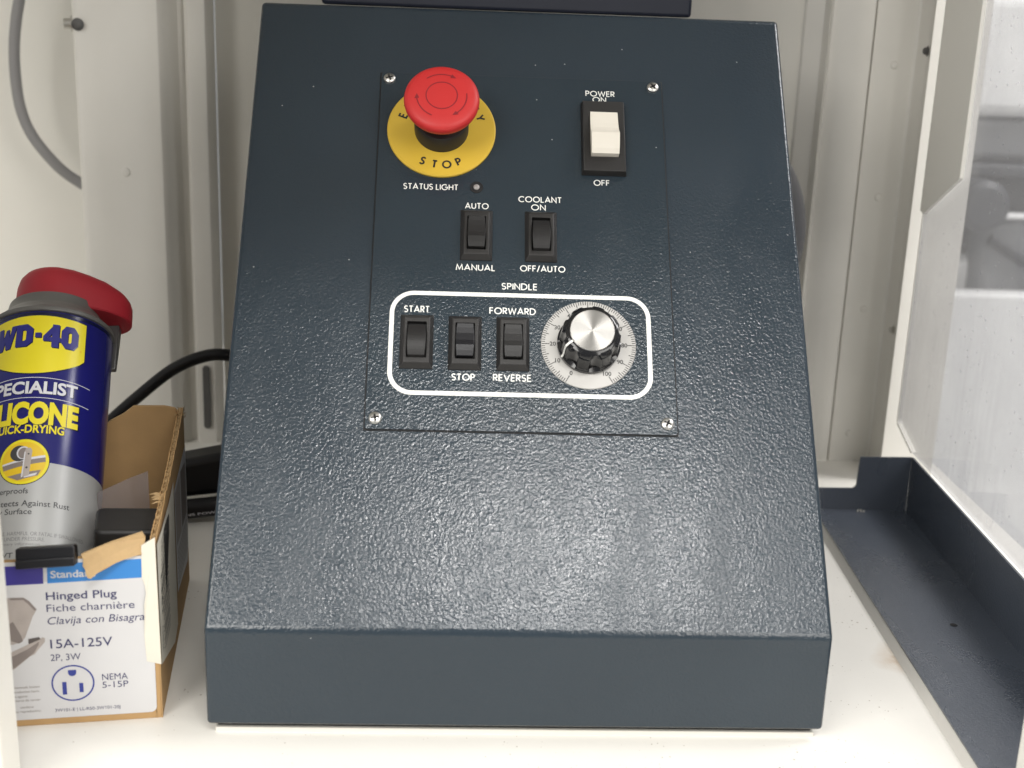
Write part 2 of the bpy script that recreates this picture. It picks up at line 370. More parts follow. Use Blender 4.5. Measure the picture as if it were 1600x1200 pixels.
def stroke(poly, w, closed=False):
    """mitred strip of width w along poly -> (verts2d, faces)"""
    P = [Vector((p[0], p[1])) for p in poly]
    Q = [P[0]]
    for p in P[1:]:
        if (p-Q[-1]).length > 1e-5: Q.append(p)
    P = Q; n = len(P); L, R = [], []
    for i in range(n):
        d0 = (P[i]-P[i-1]).normalized() if i > 0 or closed else None
        d1 = (P[(i+1) % n]-P[i]).normalized() if i < n-1 or closed else None
        if d0 is None: d0 = d1
        if d1 is None: d1 = d0
        n0 = Vector((-d0.y, d0.x)); n1 = Vector((-d1.y, d1.x)); m = n0 + n1
        if m.length < 1e-4: m = n0.copy()
        m.normalize(); k = min(1.0/max(m.dot(n0), 0.3), 2.4)
        L.append(P[i] + m*(w/2*k)); R.append(P[i] - m*(w/2*k))
    vs = [tuple(p) for p in L] + [tuple(p) for p in R]
    fs = [(i+n, (i+1) % n + n, (i+1) % n, i) for i in range(n if closed else n-1)]
    return vs, fs

# geometric sans capitals, cap height 1: list of strokes, advance width
def _glyphs():
    G = {}
    G['A'] = ([[(0, 0), (.41, 1), (.82, 0)], [(.15, .30), (.67, .30)]], .82)
    G['C'] = ([arc(.5, .5, .5, 48, 312, 22)], .85)
    G['D'] = ([[(0, 0), (0, 1), (.25, 1)] + arc(.25, .5, .5, 90, -90, 16) + [(.0, 0)]], .75)
    G['E'] = ([[(.46, 1), (0, 1), (0, 0), (.46, 0)], [(0, .52), (.44, .52)]], .46)
    G['F'] = ([[(.46, 1), (0, 1), (0, 0)], [(0, .52), (.42, .52)]], .46)
    G['G'] = ([arc(.5, .5, .5, 48, 360, 24) + [(.56, .5)]], 1.0)
    G['H'] = ([[(0, 0), (0, 1)], [(.66, 0), (.66, 1)], [(0, .52), (.66, .52)]], .66)
    G['I'] = ([[(0, 0), (0, 1)]], 0.0)
    G['L'] = ([[(0, 1), (0, 0), (.42, 0)]], .42)
    G['M'] = ([[(0, 0), (.14, 1), (.48, .12), (.82, 1), (.96, 0)]], .96)
    G['N'] = ([[(0, 0), (0, 1), (.70, 0), (.70, 1)]], .70)
    G['O'] = ([arc(.5, .5, .5, 0, 360, 32)], 1.0)
    G['P'] = ([[(0, 0), (0, 1), (.24, 1)] + arc(.24, .735, .265, 90, -90, 12) + [(0, .47)]], .50)
    G['R'] = ([[(0, 0), (0, 1), (.24, 1)] + arc(.24, .735, .265, 90, -90, 12) + [(0, .47)], [(.2, .47), (.52, 0)]], .52)
    G['S'] = ([arc(.26, .755, .245, 35, 262, 14) + arc(.26, .255, .255, 82, -148, 14)], .52)
    G['T'] = ([[(0, 1), (.58, 1)], [(.29, 1), (.29, 0)]], .58)
    G['U'] = ([[(0, 1), (0, .33)] + arc(.32, .33, .32, 180, 360, 14) + [(.64, 1)]], .64)
    G['V'] = ([[(0, 1), (.38, 0), (.76, 1)]], .76)
    G['W'] = ([[(0, 1), (.27, 0), (.56, .93), (.85, 0), (1.12, 1)]], 1.12)
    G['Y'] = ([[(0, 1), (.36, .46), (.72, 1)], [(.36, .46), (.36, 0)]], .72)
    G['/'] = ([[(0, -.08), (.36, 1.08)]], .36)
    G[' '] = ([], .12)
    return G
GLY = _glyphs()
def stroke_text(mb, txt, cx, cy, width, height, mat, z, w=0.145, track=0.27, xf=None):
    """centre cx,cy (middle of cap height), fitted to width; xf maps (x,y,z)->vector"""
    x = 0; runs = []
    for ch in txt:
        st, adv = GLY[ch]
        for s_ in st: runs.append([(x+p[0], p[1]) for p in s_])
        x += adv + track
    x -= track
    ink = w*height
    h = height - ink
    sx = (width - ink)/x if width else h
    for k, r in enumerate(runs):
        pts = [(cx + (p[0]-x/2)*sx, cy + (p[1]-.5)*h) for p in r]
        closed = (Vector(pts[0])-Vector(pts[-1])).length < 1e-5 and len(pts) > 8
        if closed: pts = pts[:-1]
        vs, fs = stroke(pts, ink, closed)
        zz = z + 0.00001*(k % 4)
        mb.add([xf(a, b, zz) if xf else (a, b, zz) for a, b in vs], fs, mat)

_dg = None
def font_mesh(txt, bold=0.0, shear=0.0):
    cu = bpy.data.curves.new("txt", 'FONT'); cu.body = txt; cu.size = 1.0; cu.offset = bold; cu.shear = shear
    cu.resolution_u = 4
    o = bpy.data.objects.new("txt", cu); COL.objects.link(o)
    bpy.context.view_layer.update()
    ev = o.evaluated_get(bpy.context.evaluated_depsgraph_get())
    me = ev.to_mesh()
    vs = [(v.co.x, v.co.y) for v in me.vertices]; fs = [tuple(p.vertices) for p in me.polygons]
    ev.to_mesh_clear()
    bpy.data.objects.remove(o); bpy.data.curves.remove(cu)
    return vs, fs
def font_text(mb, txt, x, y, cap, mat, z, width=None, align='L', bold=0.0, shear=0.0, M=None, xf=None, rot=0.0):
    """baseline y, cap height cap"""
    vs, fs = font_mesh(txt, bold, shear)
    if not vs: return
    x0 = min(v[0] for v in vs); x1 = max(v[0] for v in vs)
    sy = cap/0.70
    sx = sy if width is None else width/(x1-x0)
    w = (x1-x0)*sx
    ox = {'L': 0, 'C': -w/2, 'R': -w}[align]
    out = []
    for a, b in vs:
        u, v = (a-x0)*sx + ox, b*sy
        if rot: u, v = u*cos(rot)-v*sin(rot), u*sin(rot)+v*cos(rot)
        out.append((x+u, y+v))
    if xf:
        out, fs = split_u(out, fs)
        mb.add([xf(a, b, z) for a, b in out], fs, mat)
    else:
        mb.add([(a, b, z) for a, b in out], fs, mat, M=M)
def split_u(vs, fs, step=0.0016):
    bm = bmesh.new(); V = [bm.verts.new((a, b, 0)) for a, b in vs]
    for f in fs:
        try: bm.faces.new([V[i] for i in f])
        except ValueError: pass
    lo = min(a for a, b in vs); hi = max(a for a, b in vs); u = lo + step
    while u < hi:
        bmesh.ops.bisect_plane(bm, geom=bm.verts[:]+bm.edges[:]+bm.faces[:], plane_co=(u, 0, 0), plane_no=(1, 0, 0)); u += step
    bm.verts.index_update()
    o = [(v.co.x, v.co.y) for v in bm.verts]; g = [tuple(v.index for v in f.verts) for f in bm.faces]
    bm.free(); return o, g

# ================================================================== SETTING
# enclosure pan
mb = MB(); mb.box(-1.0, 0.36, -0.30, 0.75, -0.02, -0.006, M_FLOOR)
tag(mb.build("floor"), kind='structure')
mb = MB(); mb.box(-3, 3.5, -3, 4, -0.75, -0.74, M_OUTWALL)
tag(mb.build("room_floor"), kind='structure')
# room seen through the window
mb = MB(); mb.box(0.3, 2.4, 1.45, 1.5, -0.74, 1.6, M_OUTWALL)
tag(mb.build("room_wall"), kind='structure')

# enclosure sheets (profile in plan extruded upward)
ZT = 0.75
def sheet(name, pts, z0=-0.006, z1=ZT, th=0.0012, mat=M_WHITE, label=None, cat=None, smooth=True):
    vs, fs = stroke(pts, th)
    n = len(pts); mb = MB()
    V = [(x, y, z0) for x, y in vs] + [(x, y, z1) for x, y in vs]
    k = len(vs); h = k//2
    F = []
    for i in range(h-1):
        F += [(i, i+1, k+i+1, k+i), (h+i+1, h+i, k+h+i, k+h+i+1), (k+i, k+i+1, k+h+i+1, k+h+i), (i+1, i, h+i, h+i+1)]
    F += [(0, k, k+h, h), (h-1, 2*h-1, k+2*h-1, k+h-1)]
    mb.add(V, F, mat, smooth)
    o = mb.build(name)
    return tag(o, label, cat, "corner posts of the enclosure" if cat == "post" else "sheet walls of the enclosure") if label else o

back = sheet("back_wall", [(-0.2205, 0.462), (-0.10, 0.458), (0.10, 0.449), (0.2235, 0.4425)], mat=M_WALL,
             label="flat cream back sheet of the enclosure directly behind the dark console", cat="wall panel")
lp = sheet("corner_post", [(-0.318, 0.452)] + [(-0.3185 + 0.006*(1-cos(radians(a))), 0.434 - 0.006*sin(radians(a))) for a in (0, 30, 60, 90)]
           + [(-0.300, 0.4275), (-0.2745, 0.4265), (-0.2735, 0.4260), (-0.256, 0.4255), (-0.2530, 0.4280), (-0.2490, 0.4370), (-0.2455, 0.4440), (-0.2400, 0.4460), (-0.2385, 0.4380), (-0.2360, 0.4360), (-0.2300, 0.4355), (-0.2240, 0.4365), (-0.2225, 0.4400), (-0.2215, 0.460)],
           label="shaded folded white corner post left of the console, behind the spray can", cat="post")
rp = sheet("corner_post", [(0.2237, 0.440), (0.2245, 0.4385), (0.2370, 0.4330), (0.2385, 0.4250), (0.2400, 0.4280)]
           + [(0.2405 + 0.032*t, 0.4300 - 0.0080*sin(pi*t*0.62)) for t in (0.05, .15, .25, .4, .55, .7, .85, .95)]
           + [(0.2727, 0.4262), (0.2732, 0.4300), (0.2738, 0.4300), (0.2742, 0.4250), (0.290, 0.4243), (0.3040, 0.4237), (0.3062, 0.4215), (0.3050, 0.400), (0.3030, 0.3800), (0.3010, 0.3770), (0.340, 0.375)],
           label="bright folded white corner post right of the console, behind the clear window", cat="post")
# hardware on the posts
def screw_head(parent, loc, r, name="bolt", mat=M_STEEL, ax=(0, -1, 0)):
    q = Vector((0, 0, 1)).rotation_difference(Vector(ax)).to_matrix().to_4x4()
    mb = MB(); mb.lathe([(0, 0), (r*1.5, 0), (r*1.5, r*.35), (r, r*.4), (r*.95, r*1.6), (0, r*1.7)], mat, 20)
    return mb.build(name, parent, T(loc) @ q)
screw_head(lp, (-0.3135, 0.427, 0.3165), 0.0030, mat=M_SLOT, ax=(0.3, -1, 0))
screw_head(lp, (-0.3205, 0.440, 0.3165), 0.0040, mat=M_STEEL, ax=(-1, -0.2, 0))
def dimple(parent, loc, r):
    mb = MB(); mb.lathe([(r, 0), (r*.8, r*.25), (r*.3, r*.3), (0, r*.3)], M_WHITE, 18)
    q = Vector((0, 0, 1)).rotation_difference(Vector((0, -1, 0))).to_matrix().to_4x4()
    return mb.build("rivet", parent, T(loc) @ q)
dimple(lp, (-0.2835, 0.4262, 0.2105), 0.0035)
dimple(rp, (0.2905, 0.4235, 0.3085), 0.003); dimple(rp, (0.2900, 0.4235, 0.2095), 0.0032); dimple(rp, (0.2885, 0.4235, 0.121), 0.0028); dimple(rp, (0.2880, 0.4235, 0.018), 0.0026)
screw_head(rp, (0.3045, 0.392, 0.320), 0.0026, mat=M_SLOT, ax=(-1, -0.3, 0))
screw_head(rp, (0.3040, 0.392, 0.1125), 0.0026, mat=M_STEEL, ax=(-1, -0.3, 0))
# slot clip on the left post
mb = MB(); mb.prism(rrect(-0.0028, 0.0028, -0.026, 0.026, 0.0026), 0, 0.003, M_SLOT)
tag(mb.build("slot_clip", None, T((-0.2300, 0.4355, 0.033)) @ Matrix.Rotation(radians(90), 4, 'X'), bevel=0.0006),
    "narrow dark grey clip low on the left corner post, beside the console", "clip")

mb = MB(); mb.prism([(-0.80, -0.395), (0.130, -0.395), (0.37, -0.165), (0.37, 0.66), (-0.80, 0.66)], ZT, ZT+0.004, M_WHITE)  # unseen roof added, front edge cut to shape the shadow on the console
tag(mb.build("shade_roof"), "unseen flat white roof added to shade the console and the corner posts", "roof panel")
# side sheet behind the left post
sheet("side_wall", [(-0.75, 0.40), (-0.62, 0.565), (-0.60, 0.575), (-0.28, 0.58)], mat=M_FRAME,
      label="bright white enclosure side sheet at far left behind the hanging grey cable", cat="wall panel")
# foreground frame edges
mb = MB(); mb.box(-0.50, -0.2280, -0.055, -0.032, -0.30, ZT, M_FRAME)  # widened to the left out of view to keep light off the left post
tag(mb.build("door_frame", bevel=0.002), "cream door frame edge in the left foreground, in front of box and can", "frame", "door frame edges in the foreground")
mb = MB(); mb.box(0.2215, 0.27, -0.075, -0.055, -0.30, ZT, M_FRAME)
tag(mb.build("door_frame", bevel=0.0015), "sliver of white door frame at the bottom right corner, by the tray end", "frame", "door frame edges in the foreground")

# ------------------------------------------------------------------ tray
tray = thing("drip_tray", "long navy blue sheet metal tray on the white pan right of the console", "tray")
b0, b1 = Vector((0.2275, 0.30)), Vector((0.2160, -0.062))      # left lip, back to front
r0, r1 = Vector((0.2945, 0.30)), Vector((0.2797, -0.062))
mb = MB()
mb.add([(b0.x, b0.y, 0), (r0.x, r0.y, 0), (r1.x, r1.y, 0), (b1.x, b1.y, 0), (b0.x, b0.y, -.0012), (r0.x, r0.y, -.0012), (r1.x, r1.y, -.0012), (b1.x, b1.y, -.0012)],
       [(0, 1, 2, 3), (7, 6, 5, 4), (0, 3, 7, 4), (1, 0, 4, 5), (3, 2, 6, 7), (2, 1, 5, 6)], M_TRAY)
mb.lathe([(0.0022, 0.00025), (0, 0.00026)], M_GAP, 16, T((0.2609, 0.1172, 0)))
mb.build("tray_bottom", tray)
mb = MB(); d = (r1-r0).normalized(); nx = Vector((-d.y, d.x)); off = nx*0.0014
mb.add([(r0.x, r0.y, 0), (r1.x, r1.y, 0), (r1.x, r1.y, .0405), (r0.x, r0.y, .0405)] + [(p.x+off.x, p.y+off.y, z) for p, z in ((r0, 0), (r1, 0), (r1, .0405), (r0, .0405))],
       [(3, 2, 1, 0), (4, 5, 6, 7), (2, 3, 7, 6), (0, 1, 5, 4), (1, 2, 6, 5), (3, 0, 4, 7)], M_TRAY)
mb.build("side_wall", tray)
mb = MB()
mb.prism([(0.2275, 0), (0.2944, 0), (0.2944, .0405), (0.2572, .0400), (0.2565, .022)] + [(0.2535 + .003*cos(radians(a)), .0195 - .0032*sin(radians(a))) for a in (10, 45, 80)] + [(0.2275, .0160)],
         0, 0.0014, M_TRAY, Matrix(((1, 0, 0, 0), (0, 0, 1, 0.2998), (0, 1, 0, 0), (0, 0, 0, 1))))
mb.build("back_wall", tray)
# white strip under the lip
mb = MB()
mb.add([(b0.x-.0035, b0.y, -.006), (b1.x-.0035, b1.y, -.006), (b1.x+.0005, b1.y, -.0014), (b0.x+.0005, b0.y, -.0014), (b0.x+.01, b0.y, -.006), (b1.x+.01, b1.y, -.006), (b1.x+.01, b1.y, -.0014), (b0.x+.01, b0.y, -.0014)],
       [(0, 1, 2, 3), (3, 2, 6, 7), (4, 7, 6, 5), (0, 3, 7, 4), (1, 5, 6, 2), (0, 4, 5, 1)], M_WHITE)
mb.build("tray_support", tray)
mb = MB(); mb.box(0.2105, 0.2190, -0.050, -0.047, 0.0005, 0.010, M_GAP)
mb.build("end_tab", tray)
# crumb of swarf at the tray's back corner
mb = MB()
for k in range(7):
    a = random.random()*6; mb.lathe([(0, 0), (.0009, .0004), (.0006, .0012), (0, .0014)], M_STEEL, 6, T((0.2605 + .004*cos(a)*random.random(), 0.2945 + .003*random.random(), 0.0001)))
tag(mb.build("metal_chips"), "few pale metal chips in the back corner of the navy tray", "chips", kind='stuff')

# ------------------------------------------------------------------ window
win = thing("clear_window", "dusty clear plastic side window with a white corner bracket, above the tray", "window")
wd = Vector((-0.0408, -0.99917)); wo = Vector((0.2985, 0.347))
MW = Matrix(((wd.x, 0, -wd.y, wo.x), (wd.y, 0, wd.x, wo.y), (0, 1, 0, 0), (0, 0, 0, 1)))   # local x forward along pane, y up, z to the right
mb = MB()
mb.prism([(0.5, 0.0415), (0.5, 0.75), (0.0, 0.75), (0.0, 0.058)] + arc(0.008, 0.056, 0.008, 180, 215, 5) + [(0.040, 0.0415)], 0.0, 0.003, M_PANE, MW)
mb.build("pane", win)
mb = MB()   # polished bright edge of the sheet
ed = [(0.0, 0.75), (0.0, 0.058)] + arc(0.008, 0.056, 0.008, 180, 215, 5) + [(0.040, 0.0415)]
vs, fs = stroke(ed, 0.0016)
mb.add([(a-.0009, b-.0004, 0.0032) for a, b in vs] + [(a-.0009, b-.0004, -0.0004) for a, b in vs], fs + [tuple(len(vs)+i for i in reversed(f)) for f in fs]
       + [(i, i+1, len(vs)+i+1, len(vs)+i) for i in range(len(ed)-1)], M_FRAME, M=MW)
mb.build("pane_edge", win)
mb = MB(); mb.prism([(0.0005, 0.75), (0.0005, 0.2105), (0.008, 0.2095), (0.0725, 0.2420), (0.0725, 0.75)], -0.0034, -0.0005, M_FRAME, MW)
mb.build("corner_bracket", win, bevel=0.0006)

# equipment beyond the window
cab = thing("workshop_machine", "blurred grey machine with white upper panel and dark band beyond the clear window", "machine", T((0.75, 1.1, -0.74)))
def cb(name, x0, x1, y0, y1, z0, z1, mat, bev=0.008):
    mb = MB(); mb.box(x0-.75, x1-.75, y0-1.1, y1-1.1, z0+.74, z1+.74, mat); return mb.build(name, cab, bevel=bev, bseg=3)
cb("base_cabinet", 0.44, 1.4, 0.96, 1.40, -0.74, 0.075, M_CABW, 0.015)
cb("dark_bay", 0.46, 1.4, 0.97, 1.40, 0.077, 0.170, M_CABD2, 0.004)
cb("front_panel", 0.590, 1.4, 0.935, 0.99, -0.30, 0.128, M_CAB, 0.018)
cb("reflection_box", 0.50, 1.4, 0.90, 0.93, -0.30, 0.040, M_CABW, 0.006)  # white box put in for the pale reflection low in the pane
cb("rail", 0.600, 1.4, 0.925, 0.94, 0.124, 0.131, M_CABW, 0.003)
mb = MB(); mb.lathe([(0.0, 0.0), (0.030, 0.0), (0.030, 0.03), (0.022, 0.036), (0, 0.036)], M_CABD, 32, T((0.575-.75, 0.93-1.1, 0.142+.74)) @ Matrix.Rotation(radians(90), 4, 'X')); mb.build("knob", cab)
mb = MB(); mb.tube([(0.60-.75, 0.93-1.1, 0.10+.74), (0.70-.75, 0.93-1.1, 0.045+.74), (0.80-.75, 0.93-1.1, 0.02+.74)], 0.006, M_CABD2); mb.build("hose", cab)
cb("dark_band", 0.560, 1.4, 0.94, 1.38, 0.172, 0.186, M_CABD, 0.003)
cb("grey_panel", 0.535, 1.4, 0.965, 1.40, 0.188, 0.238, M_CAB, 0.01)
cb("white_panel", 0.560, 1.4, 0.95, 1.39, 0.240, 0.378, M_CABW, 0.015)
cb("top_rim", 0.535, 1.4, 0.960, 1.40, 0.380, 0.395, M_CAB, 0.006)
cb("reflector_panel", 0.50, 1.4, 0.955, 1.40, 0.397, 0.95, M_CABW, 0.01)  # unseen white panel added above for the tray to reflect

# ================================================================== CONSOLE
TH = 0.66121; W2 = 0.15055; HB = 0.05057; SL = 0.3615
con = thing("control_console", "navy textured machine control console with sloped front, standing on the white pan", "control console")
S = Matrix(((1, 0, 0, 0), (0, sin(TH), -cos(TH), 0), (0, cos(TH), sin(TH), HB), (0, 0, 0, 1)))   # u across, v up slope, w out
zt = HB + SL*cos(TH); yt = SL*sin(TH)
mb = MB()
mb.prism([(0, 0), (0, HB), (yt, zt), (0.335, zt), (0.335, 0)], -W2, W2, M_BODY, Matrix(((0, 0, 1, 0), (1, 0, 0, 0), (0, 1, 0, 0), (0, 0, 0, 1))))
mb.build("cabinet", con, bevel=0.0022, bseg=4)
mb = MB(); mb.box(-0.146, 0.146, 0.0055, 0.33, -0.0031, -0.0002, M_GAP)  # black strip standing in for the contact shadow under the console
mb.build("base_shadow", con)
mb = MB(); mb.box(-0.1470, 0.1472, 0.0040, 0.33, -0.0075, -0.0033, M_WALL)
mb.build("base_plate", con)

def SP(u, v, w=0.0): return S @ T((u/1000, v/1000, w/1000))
# control plate with its dark seam
pw, ph, pc, pv = 0.15888, 0.2139, -0.0002, 0.20868
mb = MB(); mb.box(-pw/2-.0006, pw/2+.0006, -ph/2-.0006, ph/2+.0006, 0.0001, 0.0004, M_GAP)
mb.prism(rrect(-pw/2, pw/2, -ph/2, ph/2, 0.0012, 3), 0.0004, 0.0014, M_PLATE)
PM = S @ T((pc, pv, 0)); PMI = PM.inverted()
plate = mb.build("control_plate", con, PM, bevel=0.0003)
PL = 1.4   # plate surface height, mm
# pan head screws
def screw_mesh():
    R = 0.0034; mb = MB(); nr, ns = 22, 72; vs, fs = [], []
    for k in range(nr+1):
        r = R*k/nr
        for i in range(ns):
            a = 2*pi*i/ns; x, y = r*cos(a), r*sin(a)
            z = 0.0017*math.sqrt(max(0, 1-(r/R)**2*0.93)) + 0.0003
            if k == nr: z = 0
            ax, ay = abs(x), abs(y)
            if (ax < .00040 and ay < .0019) or (ay < .00040 and ax < .0019) or (ax+ay < .0011): z -= 0.0009
            vs.append((x, y, z))
    for k in range(nr):
        for i in range(ns):
            j = (i+1) % ns; fs.append((k*ns+i, k*ns+j, (k+1)*ns+j, (k+1)*ns+i))
    def dark(f):
        x = sum(vs[i][0] for i in f)/4; y = sum(vs[i][1] for i in f)/4; ax, ay = abs(x), abs(y)
        return (ax < .00042 and ay < .0019) or (ay < .00042 and ax < .0019) or (ax+ay < .0011)
    mb.add(vs, [f for f in fs if not dark(f)], M_STEEL, True); mb.add(vs, [f for f in fs if dark(f)], M_GAP, True); return mb.mesh("screw")  # cross faces coloured black as the shade of the recess
sm_ = screw_mesh()
for (u, v, rz) in ((-75.0, 311.3, 20), (74.2, 311.3, 35), (74.1, 107.6, 65), (-74.5, 107.4, 10)):
    link("screw", sm_, plate, PMI @ SP(u, v, PL) @ Matrix.Rotation(radians(rz), 4, 'Z'))
# printed lettering
def lab(t, u, v, w, h=3.75):
    mb = MB(); stroke_text(mb, t, u/1000, v/1000, w/1000, h/1000, M_INK, (PL+0.06)/1000)
    mb.build("legend", plate, PMI @ S)
lab("POWER", 44.0, 306.0, 16.6); lab("ON", 43.5, 302.0, 7.8); lab("OFF", 43.6, 248.0, 8.9)
lab("STATUS LIGHT", -50.0, 242.3, 29.9); lab("AUTO", -24.8, 231.2, 12.9); lab("MANUAL", -25.0, 193.9, 21.0)
lab("COOLANT", 9.6, 236.3, 23.7); lab("ON", 8.7, 231.4, 8.0); lab("OFF/AUTO", 10.8, 194.2, 24.2)
lab("SPINDLE", -1.6, 183.3, 19.0, 3.9); lab("START", -55.3, 168.7, 13.4, 3.9); lab("FORWARD", -5.2, 168.9, 24.4, 3.9)
lab("STOP", -30.5, 130.9, 12.0, 3.9); lab("REVERSE", -5.3, 131.1, 19.8, 3.9)
mb = MB(); vs, fs = stroke([(a/1000, b/1000) for a, b in rrect(-68.2, 66.4, 121.8, 178.1, 11.5, 12)], 0.0023, True)
mb.add([(a, b, (PL+.06)/1000) for a, b in vs], fs, M_INK)
mb.build("spindle_outline", plate, PMI @ S)

# emergency stop
mb = MB(); mb.lathe([(0.0145, 0), (0.0298, 0), (0.0300, 0.0003), (0.0300, 0.0014), (0.0294, 0.0019), (0.0142, 0.0020)], M_YEL, 96)
def ring_text(txt, rad, step, size, mid, inward):
    n = len(txt)
    for i, ch in enumerate(txt):
        a = mid + (-1 if not inward else 1)*(i-(n-1)/2)*step
        A = radians(a)
        px, py = rad*cos(A), rad*sin(A)
        rot = A - pi/2 if not inward else A + pi/2
        def xf(x, y, z, px=px, py=py, rot=rot): return (px + x*cos(rot)-y*sin(rot), py + x*sin(rot)+y*cos(rot), z)
        st, adv = GLY[ch]
        stroke_text(mb, ch, 0, 0, max(adv, .05)*size*0.86 + 0.15*size, size, M_BLACKINK, 0.00206, w=0.19, xf=xf)
ring_text("STOP", 0.0228, 17.0, 0.0052, 270, True)
ring_text("EMERGENCY", 0.0228, 17.4, 0.0052, 90, False)
est = mb.build("emergency_stop", con, SP(-45, 278, PL))
mb = MB(); mb.lathe([(0.0150, 0.0019), (0.0150, 0.0125), (0.0142, 0.0140), (0.0105, 0.0142), (0.0105, 0.016), (0, 0.016)], M_BLACK, 64)
mb.build("collar", est)
mb = MB(); mb.lathe([(0.0085, 0.0145), (0.0105, 0.0150), (0.0125, 0.0190), (0.0165, 0.0235), (0.0192, 0.0262), (0.0200, 0.0282), (0.0202, 0.0300), (0.0199, 0.0316), (0.0190, 0.0327), (0.0172, 0.0334), (0.0140, 0.0339), (0.0090, 0.0342), (0.00001, 0.0343)], M_RED, 96)
cap_b = mb.build("push_button", est)
mb = MB()
vs, fs = stroke(arc(0, 0, 0.0083, 0, 354, 60), 0.0006, True); mb.add([(a, b, 0.03427) for a, b in vs], fs, M_REDD)
for a0 in (128, 248, 8):
    a1 = a0 - 68
    vs, fs = stroke(arc(0, 0, 0.0133, a0, a1+8, 24), 0.0006); mb.add([(a, b, 0.03408) for a, b in vs], fs, M_REDD)
    A = radians(a1+9); B_ = radians(a1-4)
    mb.add([(0.0120*cos(A), 0.0120*sin(A), 0.03416), (0.0146*cos(A), 0.0146*sin(A), 0.03404), (0.0133*cos(B_), 0.0133*sin(B_), 0.03410)], [(0, 1, 2)], M_REDD)
mb.build("turn_arrows", cap_b)

# power rocker
def bezel_mesh(hw, hh, top, cx, cy, ow, oh, ohx, ohy, mat, name, bev=0.0004):
    """frustum frame with an opening (ow x oh half sizes at ohx, ohy)"""
    mb = MB()
    o = [(-hw, -hh), (hw, -hh), (hw, hh), (-hw, hh)]
    t = [(-hw+cx, -hh+cy), (hw-cx, -hh+cy), (hw-cx, hh-cy), (-hw+cx, hh-cy)]
    i = [(ohx-ow, ohy-oh), (ohx+ow, ohy-oh), (ohx+ow, ohy+oh), (ohx-ow, ohy+oh)]
    vs = [(x, y, 0) for x, y in o] + [(x, y, top*.16) for x, y in o] + [(x, y, top) for x, y in t] + [(x, y, top) for x, y in i] + [(x, y, 0.0002) for x, y in i]
    fs = []
    for r in range(4):
        for k in range(4):
            j = (k+1) % 4; fs.append((r*4+k, r*4+j, r*4+4+j, r*4+4+k))
    mb.add(vs, fs, mat); mb.add([(x, y, 0.0002) for x, y in i], [(0, 1, 2, 3)], M_GAP)
    return mb.mesh(name, bev, 2, 20)
def rocker_mesh(prof, hw, mat, name, bulge=0.0, bev=0.0002, tint=None):
    """prof: list of (v, w) along the rocker; width bulges towards the middle"""
    mb = MB(); n = len(prof); v0, v1 = prof[0][0], prof[-1][0]; vs = []
    for v, w in prof:
        t = (v-v0)/(v1-v0)*2-1; h = hw + bulge*(1-t*t)
        vs += [(-h, v, 0.0003), (h, v, 0.0003), (h, v, w), (-h, v, w)]
    fs = [(0, 1, 2, 3), tuple(4*(n-1)+k for k in (3, 2, 1, 0))]
    for i in range(n-1):
        for k in range(4):
            j = (k+1) % 4; fs.append((4*i+k, 4*i+j, 4*i+4+j, 4*i+4+k))
    mb.add(vs, fs, mat); return mb.mesh(name, bev, 2, 34)
pbz = link("power_switch", bezel_mesh(0.0123, 0.0232, 0.0046, 0.0007, 0.0007, 0.0079, 0.0144, 0.0002, 0.0008, M_BLACK, "power_switch"), con, SP(45.0, 275.6, PL))
prof = [(-0.0141, 0.0040), (-0.0141, 0.0076), (-0.0115, 0.0090), (-0.0095, 0.0096), (-0.0065, 0.0102), (-0.0040, 0.0106), (-0.0026, 0.0107), (-0.0016, 0.0101), (0.0003, 0.0084), (0.003, 0.0070), (0.0065, 0.0061), (0.0105, 0.0055), (0.0140, 0.0053)]
link("rocker", rocker_mesh(prof, 0.0076, M_IVORY, "rocker", 0.0002), pbz, T((0.0002, 0.0008, 0)))

# small black rockers
BZ = bezel_mesh(0.0086, 0.0152, 0.0033, 0.0020, 0.0026, 0.0050, 0.0100, 0.0, 0.0002, M_BLACK, "rocker_switch")
up_prof = [(-0.0093, 0.0030), (-0.0090, 0.0040)] + [(-0.0088 + 0.0176*t, 0.0040 + 0.0030*sin(pi*(0.10 + 0.74*t)) - 0.0022*t*t) for t in [i/12 for i in range(13)]]
dn_prof = [(-0.0090, 0.0026), (-0.0088, 0.0040), (-0.0060, 0.0046), (-0.0030, 0.0050), (-0.0026, 0.0049), (0.0, 0.0042), (0.004, 0.0039), (0.007, 0.0040), (0.0093, 0.0044), (0.0095, 0.0036)]
RU = rocker_mesh(up_prof, 0.0042, M_ROCK, "rocker", 0.0006)
RD = rocker_mesh(dn_prof, 0.0042, M_ROCK, "rocker", 0.0006)
RG = rocker_mesh(dn_prof, 0.0042, M_BLACKG, "rocker", 0.0006)
for u, v, rk, dv in ((-24.8, 213.2, RD, 0.0002), (9.9, 213.3, RU, -0.0005), (-54.9, 150.0, RU, -0.0005), (-29.9, 149.9, RG, 0.0002), (-5.0, 150.0, RD, 0.0002)):
    s_ = link("rocker_switch", BZ, con, SP(u, v, PL))
    link("rocker", rk, s_, T((0, dv, 0)))

# status light
mb = MB(); mb.lathe([(0.0001, 0.00005), (0.0031, 0.00005), (0.0033, 0.0003), (0.0035, 0.0003), (0.0036, 0.0)], M_GAP, 40)
stl = mb.build("status_light", con, SP(-25.1, 242.8, PL))
mb = MB(); mb.lathe([(0.0017, 0.0001), (0.0016, 0.0006), (0.0011, 0.0010), (0.00001, 0.0012)], M_LED, 32)
mb.build("lens", stl)

